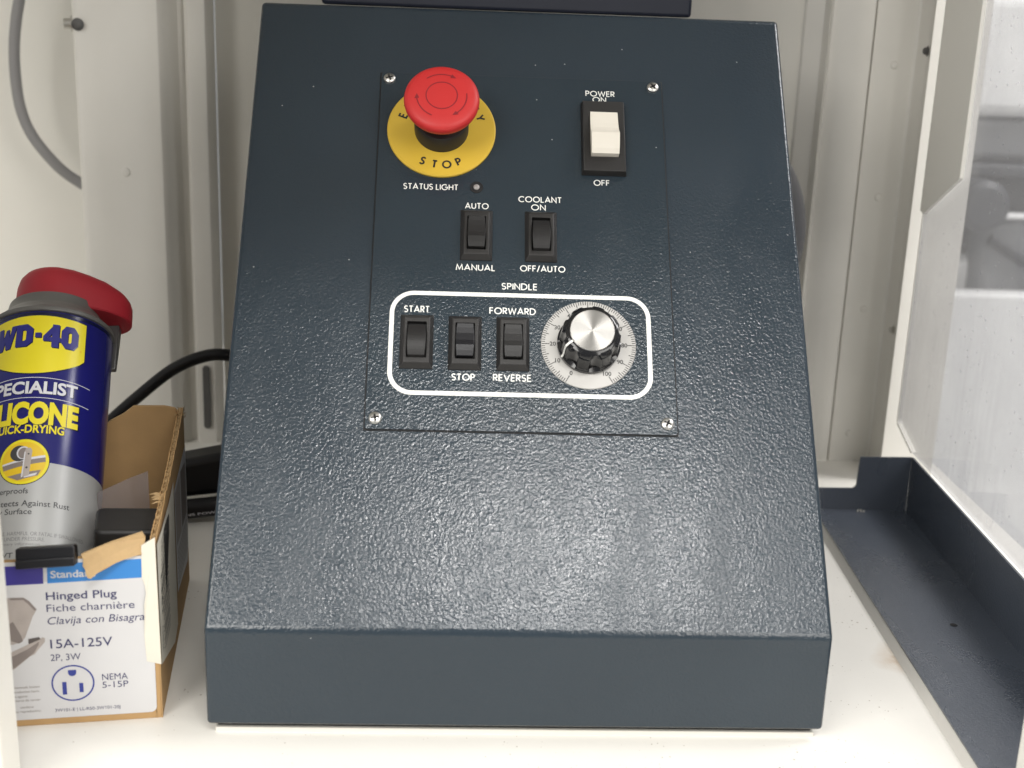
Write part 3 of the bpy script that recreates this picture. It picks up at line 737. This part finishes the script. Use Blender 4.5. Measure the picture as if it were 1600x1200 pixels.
# speed dial
mb = MB(); mb.lathe([(0.0248, 0), (0.0248, 0.0006), (0.0246, 0.0008), (0.00001, 0.0008)], M_DIAL, 128)
for i in range(101):
    a = radians(240 - 3*i); ln = 0.0042 if i % 10 == 0 else (0.0031 if i % 5 == 0 else 0.0019)
    c_, s_ = cos(a), sin(a); wv = 0.00020
    p, q = 0.0246, 0.0246-ln
    mb.add([(p*c_ - wv*s_, p*s_ + wv*c_, .00085), (q*c_ - wv*s_, q*s_ + wv*c_, .00085), (q*c_ + wv*s_, q*s_ - wv*c_, .00085), (p*c_ + wv*s_, p*s_ - wv*c_, .00085)], [(0, 1, 2, 3)], M_BLACKINK)
for i in range(11):
    a = radians(240 - 30*i); rr = 0.0187 if i < 10 else 0.0187
    font_text(mb, str(i*10), rr*cos(a), rr*sin(a)-0.0011, 0.0023, M_BLACKINK, 0.00088, align='C', bold=0.015)
dial = mb.build("speed_dial", con, SP(34.4, 150.5, PL))
def scal(a, k):
    f = 1.0
    if 2 <= k <= 5:
        c = cos(8*(a-radians(210)+radians(22.5)))
        f -= 0.095*max(0.0, c)**0.8
    return f
mb = MB(); mb.lathe([(0.0166, 0.0012), (0.0166, 0.0034), (0.0158, 0.0040), (0.0155, 0.0046), (0.0153, 0.0140), (0.0150, 0.0160), (0.0136, 0.0176), (0.0120, 0.0184), (0.00001, 0.0184)], M_KNOB, 192, rad=scal)
knob = mb.build("knob", dial)
mb = MB(); mb.lathe([(0.0115, 0.0182), (0.0115, 0.0189), (0.0112, 0.0191)] + [(0.0112*(1-i/8) + 0.00001, 0.0191) for i in range(1, 9)], M_SPUN, 96)
mb.build("knob_cap", knob)
A = radians(210); ca, sa = cos(A), sin(A)
mb = MB(); pts = [(0.0117, 0.0188), (0.0138, 0.0178), (0.0153, 0.0163), (0.0157, 0.0142), (0.0160, 0.0050), (0.0169, 0.0035)]
vs = []
for r, z in pts:
    for sgn in (-1, 1): vs.append((r*ca - sgn*.00055*sa, r*sa + sgn*.00055*ca, z))
mb.add(vs, [(2*i, 2*i+1, 2*i+3, 2*i+2) for i in range(len(pts)-1)], M_INK)
mb.build("pointer_line", knob)

# dark box standing behind the console top
mb = MB(); mb.box(-0.1203, 0.1062, 0.262, 0.30, zt+0.0006, 0.60, M_MON)
tag(mb.build("monitor_stand", bevel=0.002), "plain dark navy metal upright rising behind the top of the console", "stand")

# ================================================================== BOX
BP = Vector((-0.17517, 0.01646, -0.006)); BA = radians(8.3)
MBX = T(BP) @ Matrix.Rotation(BA, 4, 'Z')
box = thing("cardboard_box", "open kraft cardboard box with torn top and white plug label, left of the console", "box", MBX)
MF = Matrix(((1, 0, 0, 0), (0, 0, -1, 0), (0, 1, 0, 0), (0, 0, 0, 1)))      # local (u, height, out) on the front face
def fpanel(mb, top, x0, x1, mat, z0, z1):
    mb.prism([(x0, 0), (x1, 0)] + [(x, y) for x, y in reversed(top)], z0, z1, mat, MF)
random.seed(3)
top = [(-0.130, 0.0865), (-0.066, 0.0868), (-0.040, 0.0870), (-0.034, 0.0872), (-0.018, 0.0878), (-0.007, 0.0885), (-0.0005, 0.0915)]
mb = MB(); fpanel(mb, top, -0.130, -0.0005, M_CARD, -0.0025, 0.0)
mb.build("front_panel", box, bevel=0.0004)
# back panel with rubbed top and a dip
top = [(-0.130, 0.095), (-0.060, 0.0995), (-0.045, 0.1005), (-0.0385, 0.1015), (-0.037, 0.104), (-0.030, 0.108), (-0.024, 0.1125), (-0.018, 0.1128), (-0.006, 0.1118), (0.0, 0.1105), (0.0035, 0.106)]
top = [(x + random.uniform(-.0006, .0006), y + random.uniform(-.0005, .0005)) for x, y in top]
mb = MB(); fpanel(mb, top, -0.130, 0.0040, M_CARD, -0.162, -0.1595)
mb.build("back_panel", box, bevel=0.0004)
mb = MB(); mb.box(-0.130, -0.0015, 0.001, 0.159, 0.0, 0.0025, M_CARD); mb.build("bottom_panel", box)
mb = MB(); mb.box(-0.1325, -0.130, 0.0, 0.16, 0.0, 0.09, M_CARD); mb.build("left_panel", box)
# right panel: two liners and a fluted core, rim cut ragged
def rim(y):
    P = [(0, .0935), (.02, .0945), (.045, .0962), (.052, .0990), (.060, .0975), (.075, .0990), (.11, .1030), (.14, .1070), (.157, .1100), (.162, .1105)]
    for (a, b), (c, d_) in zip(P, P[1:]):
        if y <= c: return b + (d_-b)*(y-a)/(c-a)
    return P[-1][1]
NS = 90; ys = [0.162*i/NS for i in range(NS+1)]
jit = [random.uniform(-.0006, .0006) for _ in ys]
def splay(y): return 0.0045*y/0.16
mb = MB()
for (xo, xi, dz) in ((0.0, -0.0005, 0.0), (-0.0025, -0.0030, -0.0003)):
    vs, fs = [], []
    for y, j in zip(ys, jit):
        s_ = splay(y)
        vs += [(xo+s_, y, 0), (xi+s_, y, 0), (xi+s_, y, rim(y)+j+dz), (xo+s_, y, rim(y)+j+dz)]
    for i in range(NS):
        for k in range(4):
            q = (k+1) % 4; fs.append((4*i+k, 4*i+4+k, 4*i+4+q, 4*i+q))
    fs += [(3, 2, 1, 0), tuple(4*NS+k for k in range(4))]
    mb.add(vs, fs, M_CARD)
vs, fs = [], []; NW = 640
for i in range(NW+1):
    y = 0.162*i/NW; x = -0.0015 + 0.0009*sin(2*pi*y/0.0042) + splay(y)
    vs += [(x, y, 0.02), (x, y, rim(y) - 0.0002 + 0.0005*sin(y*900))]
mb.add(vs, [(2*i, 2*i+2, 2*i+3, 2*i+1) for i in range(NW)], M_CARDIN)
mb.build("side_panel", box)
# frayed shreds on the rim
mb = MB()
for k in range(11):
    y = 0.047 + 0.009*random.random(); x0 = -0.0018 + splay(y); z0 = rim(y) - .001
    dx, dz, dy = random.uniform(-.007, -.002), random.uniform(-.004, .003), random.uniform(-.004, .002)
    w = random.uniform(.0005, .0012)
    mb.add([(x0, y-w, z0), (x0, y+w, z0), (x0+dx, y+dy, z0+dz), (x0+dx*.5, y+dy*.5, z0+dz+.0008)], [(0, 1, 3), (1, 2, 3), (0, 3, 2)], M_CARDIN)
mb.build("torn_edge", box); mb = MB()
for k in range(14):
    y = 0.150 + 0.012*random.random(); x0 = random.uniform(-.006, .001) + splay(y); z0 = rim(y)
    mb.add([(x0, y-.001, z0-.001), (x0+.0012, y+.001, z0-.001), (x0+random.uniform(-.002, .003), y-.001, z0+random.uniform(.0, .002))], [(0, 1, 2)], M_CARDIN)
mb.build("torn_edge", box)
# torn flap folded over the front
mb = MB()
fl = [(-0.0338, 0.0890), (-0.0200, 0.0935), (-0.0060, 0.0978), (-0.0046, 0.0950), (-0.0050, 0.0905), (-0.0064, 0.0882), (-0.012, 0.0869), (-0.018, 0.0852), (-0.0225, 0.0833), (-0.0262, 0.0815), (-0.0290, 0.0798), (-0.0306, 0.0802), (-0.0318, 0.0832), (-0.0330, 0.0845), (-0.0328, 0.0868)]
vs = [(x, -0.0012 - max(0, (0.0885-z))*0.75 + (0.003 if z > 0.0895 else 0) + 0.0006*sin(x*900), z) for x, z in fl]
n = len(vs); vs2 = [(x, y+0.0013, z+0.0002) for x, y, z in vs]
mb.add(vs + vs2, [tuple(range(n)), tuple(reversed(range(n, 2*n)))] + [(i, (i+1) % n, n+(i+1) % n, n+i) for i in range(n)], M_CARDIN)
mb.build("torn_flap", box)

# printed label on the front
mb = MB(); Z0 = 0.00025
def FL(poly, mat, z): mb.flat([(x/1000, y/1000) for x, y in poly], mat, z, MF)
FL([(-128, 3.6), (-5.6, 3.6)] + [(x, y) for x, y in arc(-5.6, 6.6, 3.0, 270, 360, 6)] + [(-2.6, 87.2), (-128, 85.5)], M_LABEL, Z0)
FL([(-49.8, 74.9), (-2.8, 75.9), (-2.8, 85.6), (-49.5, 84.6)], M_LBLUE, Z0+.00005)
FL([(-120, 74.2), (-51.6, 74.8), (-51.2, 84.5), (-120, 83.8)], M_PURP, Z0+.00005)
def FT(t, x, y, cap, mat=M_NAVYINK, w=None, bold=0.0, shear=0.0, align='L', z=.0001):
    font_text(mb, t, x/1000, y/1000, cap/1000, mat, Z0+z, w/1000 if w else None, align, bold, shear, MF)
FT("Standard", -48.2, 77.6, 3.6, M_LABEL, 20.2, 0.022)
FT("Hinged Plug", -50.9, 66.4, 4.0, M_NAVYINK, 32.2, 0.012)
FT("Fiche charni\u00e8re", -51.0, 60.2, 3.9, M_NAVYINK, 40.2)
FT("Clavija con Bisagra", -50.9, 53.6, 3.9, M_NAVYINK, 44.4, 0, 0.2)
FT("15A-125V", -50.4, 41.0, 4.7, M_NAVYINK, 28.5, 0.006)
FT("2P, 3W", -50.7, 34.4, 3.5, M_NAVYINK, 13.8)
FT("NEMA", -27.6, 22.6, 3.4, M_NAVYINK, 12.0); FT("5-15P", -27.7, 18.4, 3.4, M_NAVYINK, 12.2)
FT("3W101-E | LL-R50-3W101-20J", -50.3, 6.9, 1.7, M_NAVYINK, 30.4)
for t, y in (("known chemicals known", 20.6), ("reproductive harm.", 18.2), ("des agents", 15.8), ("source de cancer", 13.6), ("contiene", 9.9), ("da\u00f1o reproductivo.", 7.6)):
    FT(t, {15.8: -62.5, 9.9: -60}.get(y, -56.6), y, 1.25, M_ART2, None, 0, 0, 'R')
vs, fs = stroke(arc(-41.2/1000, 22.0/1000, 0.0096, 0, 354, 60, 0.0093), 0.00075, True)
mb.add([(a, b, Z0+.0001) for a, b in vs], fs, M_BLUEINK, M=MF)
FL([(-43.2, 29.0), (-43.2, 27.6)] + arc(-41.3, 27.6, 1.9, 180, 360, 10) + [(-39.4, 29.0)], M_BLUEINK, Z0+.0001)
FL([(-46.2, 16.0), (-44.2, 16.0), (-44.2, 22.8), (-46.2, 22.8)], M_BLUEINK, Z0+.0001)
FL([(-38.4, 16.8), (-36.5, 16.8), (-36.5, 21.8), (-38.4, 21.8)], M_BLUEINK, Z0+.0001)
# picture of the plug
FL([(-80, 68), (-66.9, 68.3), (-61, 68.2), (-58.6, 66.4), (-55.4, 61.8), (-57.5, 58), (-59.2, 53.5), (-61.5, 47.5), (-63.0, 45.6), (-67, 44), (-80, 44)], M_ART1, Z0+.0001)
FL([(-61, 68.2), (-58.6, 66.4), (-55.4, 61.8), (-56.4, 61.2), (-59.2, 65.0), (-61.2, 67.0), (-67, 67.2), (-67, 68.3)], M_ART2, Z0+.00015)
FL([(-66.5, 56), (-63.2, 48.5), (-62.6, 45.6), (-64.5, 44.5), (-68, 46), (-68, 55)], M_ART2, Z0+.00016)
FL([(-60.2, 46.6), (-55.2, 47.4), (-54.6, 46.2), (-60.2, 43.9)], M_ART3, Z0+.00017)
FL([(-80, 36), (-68, 40.2), (-61.5, 43.2), (-53.6, 47.2), (-52.6, 46.6), (-52.7, 44.8), (-56.0, 40.8), (-57.8, 38.4), (-60, 37.4), (-67, 31.4), (-80, 24)], M_ART1, Z0+.00014)
FL([(-80, 34), (-67.5, 38.0), (-61.0, 41.2), (-55.4, 45.0), (-55.6, 43.4), (-58.0, 39.2), (-67, 32.0), (-80, 24.6)], M_ART2, Z0+.00018)
mb.build("front_label", box)
# white sticker folded round the corner
mb = MB()
fr = [(-6.4, 92.4), (-0.0, 96.4), (0.35, 60), (0.45, 29.6), (-6.3, 31.6), (-6.9, 45), (-6.2, 62), (-5.2, 68), (-5.6, 72), (-6.8, 76)]
vs = [(x/1000, -0.0011 - 0.0006*sin(z*0.13), z/1000) for x, z in fr]
mb.add(vs + [(x, y+.0007, z) for x, y, z in vs], [tuple(range(len(vs))), tuple(reversed(range(len(vs), 2*len(vs))))] + [(i, (i+1) % len(vs), len(vs)+(i+1) % len(vs), len(vs)+i) for i in range(len(vs))], M_STICK)
MSD = Matrix(((0.028, 0, 1, 0.0009), (1, 0, 0, 0), (0, 1, 0, 0), (0, 0, 0, 1)))    # (along side, height, out)
mb.flat([(-0.0012, 0.0298), (0.060, 0.010), (0.078, 0.012), (0.082, 0.0935), (0.058, 0.0915), (0.02, 0.0915), (-0.0012, 0.0930)], M_STICK, 0.0, MSD)
random.seed(11)
z = 0.030
while z < 0.088:
    w = random.choice((.0004, .0006, .0010)); mb.flat([(0.014, z), (0.042, z), (0.042, z+w), (0.014, z+w)], M_BLACKINK, 0.0001, MSD); z += w + random.choice((.0010, .0014, .0020))
font_text(mb, "L361", 0.0085, 0.072, 0.0052, M_BLACKINK, 0.0001, 0.020, 'L', 0.02, 0, MSD, rot=-pi/2)
font_text(mb, "CHINA", 0.0060, 0.046, 0.0036, M_BLACKINK, 0.0001, 0.014, 'L', 0.01, 0, MSD, rot=-pi/2)
mb.build("corner_sticker", box)
mb = MB()
mb.flat([(0.088, 0.026), (0.150, 0.018), (0.1585, 0.026), (0.1585, 0.088), (0.150, 0.0885), (0.0885, 0.086)], M_LABEL, -0.0004, MSD)
mb.flat([(0.092, 0.052), (0.118, 0.050), (0.118, 0.084), (0.092, 0.083)], M_ART1, -0.0003, MSD)
mb.flat([(0.124, 0.050), (0.152, 0.048), (0.152, 0.080), (0.124, 0.084)], M_ART2, -0.0003, MSD)
for k in range(7): mb.flat([(0.094, .028+k*.003), (0.150, .026+k*.003), (0.150, .0268+k*.003), (0.094, .0288+k*.003)], M_ART2, -0.0003, MSD)
mb.build("side_label", box)

# clip on the front edge
mb = MB(); mb.prism(rrect(-0.0132, 0.0132, -0.0048, 0.0048, 0.0012, 4), -0.0042, 0.0052, M_BLACKG)
mb.prism(rrect(-0.0132, 0.0132, -0.0048, -0.0005, 0.0010, 4), 0.0050, 0.0066, M_BLACKG)
tag(mb.build("black_clip", None, MBX @ T((-0.0487, -0.0020, 0.0895)) @ Matrix.Rotation(radians(-1.5), 4, 'Y') @ Matrix.Rotation(radians(72), 4, 'X'), bevel=0.0007),
    "small glossy black clip gripping the front rim of the cardboard box", "clip")
# contents
ad = MB()
ad.prism(rrect(-0.017, 0.019, -0.016, 0.016, 0.004, 5), 0.0, 0.0865, M_BLACK)
ad = tag(ad.build("plug_adapter", None, MBX @ T((-0.0215, 0.042, 0.0028)) @ Matrix.Rotation(radians(4), 4, 'Z') @ Matrix.Rotation(radians(4), 4, 'Y'), bevel=0.0022, bseg=3),
    "scuffed black plastic block standing inside the cardboard box beside the can", "adapter")
mb = MB()
vs = [(-0.036, 0.074, 0.03), (-0.008, 0.070, 0.03), (-0.0095, 0.080, 0.1005), (-0.020, 0.083, 0.0955), (-0.036, 0.082, 0.0885)]
mb.add(vs + [(x, y+.0006, z) for x, y, z in vs], [tuple(range(5)), tuple(reversed(range(5, 10)))] + [(i, (i+1) % 5, 5+(i+1) % 5, 5+i) for i in range(5)], M_FILM, M=MBX)
tag(mb.build("plastic_bag"), "crumpled clear plastic film sticking up behind the black block in the box", "plastic bag")

# ================================================================== SPRAY CAN
CA, CE, CFv, CB = Vector((-0.07121, 0.66743, 0.74126)), Vector((0.99746, 0.04765, 0.05292)), Vector((0, 0.74314, -0.66913)), Vector((-0.25033, 0.045, 0.01808))
MC = Matrix(((CE.x, CFv.x, CA.x, CB.x), (CE.y, CFv.y, CA.y, CB.y), (CE.z, CFv.z, CA.z, CB.z), (0, 0, 0, 1)))
can = thing("spray_can", "blue and silver lubricant spray can with red cap leaning in the cardboard box", "spray can", MC)
RC = 0.033
mb = MB(); mb.lathe([(0.028, 0.002), (0.0315, 0.0), (0.0325, 0.002), (RC, 0.004), (RC, 0.1735), (0.0327, 0.1752), (0.0322, 0.1757)], M_CANBLUE, 128)
mb.build("can_body", can)
mb = MB(); mb.lathe([(0.0322, 0.1757), (0.0335, 0.1760), (0.0338, 0.1770), (0.0335, 0.1784), (0.0325, 0.1790), (0.0312, 0.1798), (0.0295, 0.1825), (0.0270, 0.1852), (0.0256, 0.1870), (0.0250, 0.1905), (0.0246, 0.1925), (0, 0.1925)], M_COLLAR, 96)
mb.build("shoulder", can)
def cyl(off):
    def xf(u, v, z): 
        a = u/RC; r = RC + off + z
        return (r*sin(a), -r*cos(a), v)
    return xf
lb = MB()
def CL(poly, mat, off):
    vs, fs = split_u([(x/1000, y/1000) for x, y in poly], [tuple(range(len(poly)))])
    f = cyl(off); lb.add([f(a, b, 0) for a, b in vs], fs, mat, True)
def CT(t, x, y, cap, mat, off, w=None, bold=0.0, align='L', shear=0.0):
    font_text(lb, t, x/1000, y/1000, cap/1000, mat, 0, w/1000 if w else None, align, bold, shear, None, cyl(off))
def CS(pts, w, mat, off, closed=False):
    vs, fs = stroke([(a/1000, b/1000) for a, b in pts], w/1000, closed); f = cyl(off)
    vs, fs = split_u(vs, fs); lb.add([f(a, b, 0) for a, b in vs], fs, mat, True)
# silver lower field, dark rim
CL([(-60, 3.5)] + [(60, 3.5), (60, 83.4)] + [(60-5*i, 83.4 + 3.2*(1-((60-5*i)/60)**2)) for i in range(1, 24)] + [(-60, 83.4)], M_CANGREY, 0.00006)
CL([(-60, 172.6), (60, 172.6), (60, 174.6), (-60, 174.6)], M_CANEDGE, 0.00006)
# shield
sh = [(-25.2, 148.0)] + [(-25.2 + 53*t, 148.0 - 10.6*sin(pi*t)**0.8) for t in [i/20 for i in range(1, 20)]] + [(27.8, 148.3), (27.6, 170.8)] + [(27.6 - 52.8*t, 170.8 + 1.6*sin(pi*t)) for t in [i/12 for i in range(1, 12)]] + [(-25.2, 170.8)]
CL([(x*1.018 - .02, y + (0.5 if y > 160 else -0.6)) for x, y in sh], M_CANEDGE, 0.00008)
CL(sh, M_CANYEL, 0.00013)
# heavy logo lettering
def logo(off, dx, dy, mat):
    def O(pts, w, closed=False): CS([(a+dx, b+dy) for a, b in pts], w, mat, off, closed)
    W_ = 4.0
    CL([(x+dx, y+dy) for x, y in ((-21.6, 166.9), (-18.4, 167.0), (-17.9, 160.2), (-16.2, 165.6), (-14.3, 165.8), (-13.8, 160.6), (-12.6, 167.2), (-9.6, 167.2), (-12.9, 153.7), (-15.9, 153.5), (-16.4, 158.6), (-17.9, 153.3), (-20.9, 153.0))], mat, off)
    O([(-8.0, 153.9), (-8.0, 165.5), (-4.2, 165.5), (-2.2, 163.8), (-2.2, 157.2), (-4.2, 155.5), (-8.0, 155.5)], 3.5)
    O([(0.8, 160.4), (3.9, 160.4)], 2.9)
    O([(11.2, 153.3), (11.2, 167.2)], 3.6); O([(11.2, 166.0), (6.3, 159.4), (6.3, 158.2), (14.0, 158.2)], 2.6)
    O([(15.9, 157.2), (15.9, 163.4), (17.3, 165.3), (20.0, 165.3), (21.4, 163.4), (21.4, 157.2), (20.0, 155.3), (17.3, 155.3)], 3.5, True)
logo(0.00017, 0.5, -0.5, M_CANEDGE); logo(0.00022, 0, 0, M_CANINK)
CL([(x, y) for x, y in arc(25.2, 153.8, 0.6, 0, 360, 12)], M_CANYEL2, 0.00022)
# SPECIALIST band
CS([(-30 + 2.1*i, 133.2 + 1.7*(1-((i-15)/15)**2)) for i in range(31)], 0.35, M_CANWHITE, 0.00012)
CS([(-30 + 2.1*i, 121.6 + 1.5*(1-((i-15)/15)**2)) for i in range(31)], 0.35, M_CANWHITE, 0.00012)
CT("SPECIALIST", 1.2, 125.4, 7.0, M_CANEDGE, 0.00012, 49.6, 0.030, 'C'); CT("SPECIALIST", 0.9, 125.7, 6.8, M_CANWHITE, 0.00017, 49.0, 0.032, 'C')
CT("SILICONE", 1.5, 107.9, 11.9, M_CANEDGE, 0.00012, 52.8, 0.065, 'C'); CT("SILICONE", 1.1, 108.5, 11.6, M_CANYEL, 0.00017, 52.0, 0.055, 'C')
CT("QUICK-DRYING", 0.9, 102.7, 4.6, M_CANEDGE, 0.00012, 39.0, 0.035, 'C'); CT("QUICK-DRYING", 0.7, 102.9, 4.4, M_CANYEL, 0.00017, 38.6, 0.028, 'C')
# round picture
cx, cy = 1.2, 86.6
CL(arc(cx, cy, 12.9, 0, 354, 60), M_CANEDGE, 0.00010)
CL(arc(cx, cy, 12.5, 0, 354, 60), M_CANYEL, 0.00014)
CL(arc(cx, cy, 11.0, 0, 354, 60), M_CANYEL2, 0.00018)
CL([(cx-10.7, cy-1.6), (cx+10.6, cy+2.9), (cx+10.9, cy+0.2), (cx-9.8, cy-4.8)], M_ART2, 0.00021)
CL([(cx-10.7, cy-1.0), (cx+10.3, cy+3.9), (cx+10.6, cy+2.6), (cx-10.7, cy-2.0)], M_CANWHITE, 0.00023)
CL([(cx-7.5, cy-8.0), (cx+9.0, cy-4.4), (cx+7.6, cy-7.6), (cx-2, cy-10.4)], M_ART2, 0.00021)
CL([(cx+1, cy-7.9), (cx+7.4, cy-6.0), (cx+6.4, cy-7.6), (cx+1, cy-9.0)], M_CANWHITE, 0.00023)
CL(arc(cx-2.4, cy+4.6, 4.6, 0, 350, 30, 4.4), M_CANTXT, 0.00024)
CL(arc(cx-0.4, cy+4.9, 3.3, 0, 350, 30, 3.6), M_CANWHITE, 0.00026)
CL(arc(cx-0.2, cy+4.7, 2.7, 0, 350, 30, 3.0), M_ART2, 0.00028)
CL([(cx-0.4, cy-8.8), (cx+3.4, cy-7.6), (cx+4.0, cy+6.2), (cx+2.9, cy+7.7), (cx+0.9, cy+7.4), (cx+0.2, cy+5.4)], M_ART1, 0.00031)
CL([(cx-0.4, cy-8.8), (cx+0.3, cy-8.5), (cx+0.8, cy+5.4), (cx+0.2, cy+5.4)], M_CANWHITE, 0.00033)
CL(arc(cx+2.3, cy+4.2, 0.5, 0, 350, 10), M_CANTXT, 0.00033); CL(arc(cx+1.9, cy-3.4, 0.6, 0, 350, 10), M_CANTXT, 0.00033)
# small print
CT("Waterproofs", 4.9, 69.1, 3.0, M_CANTXT, 0.00012, 22, 0.008, 'R')
CT("Protects Against Rust", 26.2, 62.3, 3.1, M_CANTXT, 0.00012, 41, 0.008, 'R')
CT("Any Surface", 7.6, 57.9, 3.0, M_CANTXT, 0.00012, 22, 0.008, 'R')
CT("FLAMMABLE. HARMFUL OR FATAL IF SWALLOWED.", 36.9, 46.6, 2.0, M_CANFAINT, 0.00012, 54, 0.0, 'R')
CT("CONTENTS UNDER PRESSURE.", 15.1, 43.8, 2.0, M_CANFAINT, 0.00012, 33, 0.0, 'R')
CT("See cautionary information", 13.0, 41.4, 1.5, M_CANFAINT, 0.00012, 28, 0.0, 'R')
CT("NET WT 11 OZ", 14, 35.0, 2.6, M_CANTXT, 0.00012, 30, 0.01, 'R')
lb.build("printed_label", can)
# red flip cap: rounded plan with a lobe to the right, and the grey straw holder under it
plan = arc(0, 0, 0.0215, 60, 288, 26)
lob = arc(0.0270, 0.0085, 0.0145, -58, 92, 16)
plan = plan + [(0.0145, -0.0168), (0.0225, -0.0120), (0.0310, -0.0075)] + lob[1:] + [(0.020, 0.0228)]
def offs(poly, k):
    n = len(poly); out = []
    for i in range(n):
        a, b = Vector(poly[i-1]), Vector(poly[(i+1) % n]); t = (b-a).normalized(); out.append((poly[i][0] - k*t.y, poly[i][1] + k*t.x))
    return out
mb = MB(); rings = [(0.0008, 0.0), (0.0, 0.0008), (0.0, 0.010), (0.0002, 0.016), (0.0012, 0.0205), (0.0032, 0.0235), (0.0065, 0.0255), (0.0100, 0.0262)]
vs, fs = [], []; n = len(plan)
for k, z in rings:
    for (x, y) in offs(plan, k):
        zz = 0.1885 + z
        if x > 0.008: q = (x-0.008)/0.036; zz -= (z/0.026)*0.011*q*q + 0.0008*q*q      # the lobe droops
        vs.append((x, y, zz))
for r in range(len(rings)-1):
    for i in range(n):
        j = (i+1) % n; fs.append((r*n+i, r*n+j, r*n+n+j, r*n+n+i))
fs += [tuple(reversed(range(n))), tuple((len(rings)-1)*n + i for i in range(n))]
mb.add(vs, fs, M_CAPRED, True)
mb.build("red_cap", can)
mb = MB(); mb.frustum((-0.0012, 0.0032, -0.002, 0.002), 0.160, (-0.0048, 0.0042, -0.0035, 0.0035), 0.1880, M_NOZ, T((0.0302, 0.0125, 0)))
mb.build("straw_holder", can, bevel=0.0006)

# ================================================================== CABLES
def smooth_path(pts, n=10):
    P = [Vector(p) for p in pts]; out = []
    for i in range(len(P)-1):
        p0, p1, p2, p3 = P[max(i-1, 0)], P[i], P[i+1], P[min(i+2, len(P)-1)]
        for k in range(n):
            t = k/n
            out.append(0.5*((2*p1) + (p2-p0)*t + (2*p0-5*p1+4*p2-p3)*t*t + (3*p1-p0-3*p2+p3)*t**3))
    out.append(P[-1]); return out
mb = MB(); mb.tube(smooth_path([(-0.335, 0.30, -0.0005), (-0.30, 0.30, 0.028), (-0.272, 0.30, 0.0537), (-0.251, 0.30, 0.0729), (-0.2265, 0.30, 0.0930), (-0.2045, 0.30, 0.1030), (-0.187, 0.30, 0.1040), (-0.16, 0.31, 0.097), (-0.12, 0.35, 0.07), (-0.08, 0.37, 0.04)]), 0.0042, M_CABLE)
tag(mb.build("black_cable"), "thin black cable arching over the back of the box towards the console", "cable")
plug = thing("power_plug", "thick black moulded plug and cord lying between box and console", "plug", T((-0.20, 0.29, 0.0)))
mb = MB(); mb.prism([(-0.046, 0.004), (0.050, 0.017), (0.052, 0.050), (-0.020, 0.0345), (-0.046, 0.024)], -0.014, 0.014, M_CABLE, Matrix(((1, 0, 0, 0), (0, 0, 1, 0), (0, 1, 0, 0), (0, 0, 0, 1))))
mb.build("plug_body", plug, bevel=0.005, bseg=3)
mb = MB(); mb.tube([(-0.05, -0.022, 0.0015), (-0.02, -0.022, 0.0030), (0.0, -0.022, 0.0055), (0.05, -0.020, 0.012), (0.09, -0.012, 0.018)], 0.0068, M_CABLE)
crd = mb.build("cord", plug)
mb = MB(); font_text(mb, "MAINS POWER CORD", -0.034, 0.0, 0.0017, M_CANWHITE, 0.0, 0.052, M=T((0.012, -0.0290, 0.0046)) @ Matrix.Rotation(radians(-8), 4, 'Y') @ Matrix.Rotation(radians(90), 4, 'X'))
mb.build("cord_print", crd)
mb = MB(); mb.tube(smooth_path([(-0.345, 0.52, 0.46), (-0.372, 0.52, 0.375), (-0.3885, 0.52, 0.312), (-0.391, 0.52, 0.265), (-0.384, 0.52, 0.232), (-0.365, 0.52, 0.205), (-0.344, 0.52, 0.1885), (-0.30, 0.52, 0.165)]), 0.0044, M_GCABLE, 16)
tag(mb.build("grey_cable"), "grey cable hanging in a curve beside the left corner post", "cable")
mb = MB(); ring = [(0.127 + 0.083*cos(radians(a)), 0.372, 0.186 + 0.083*sin(radians(a))) for a in range(0, 360, 6)]
mb.tube(ring, 0.0115, M_HOSE, 16, closed=True)
tag(mb.build("coiled_hose"), "grey coiled hose showing past the right edge of the console", "hose")
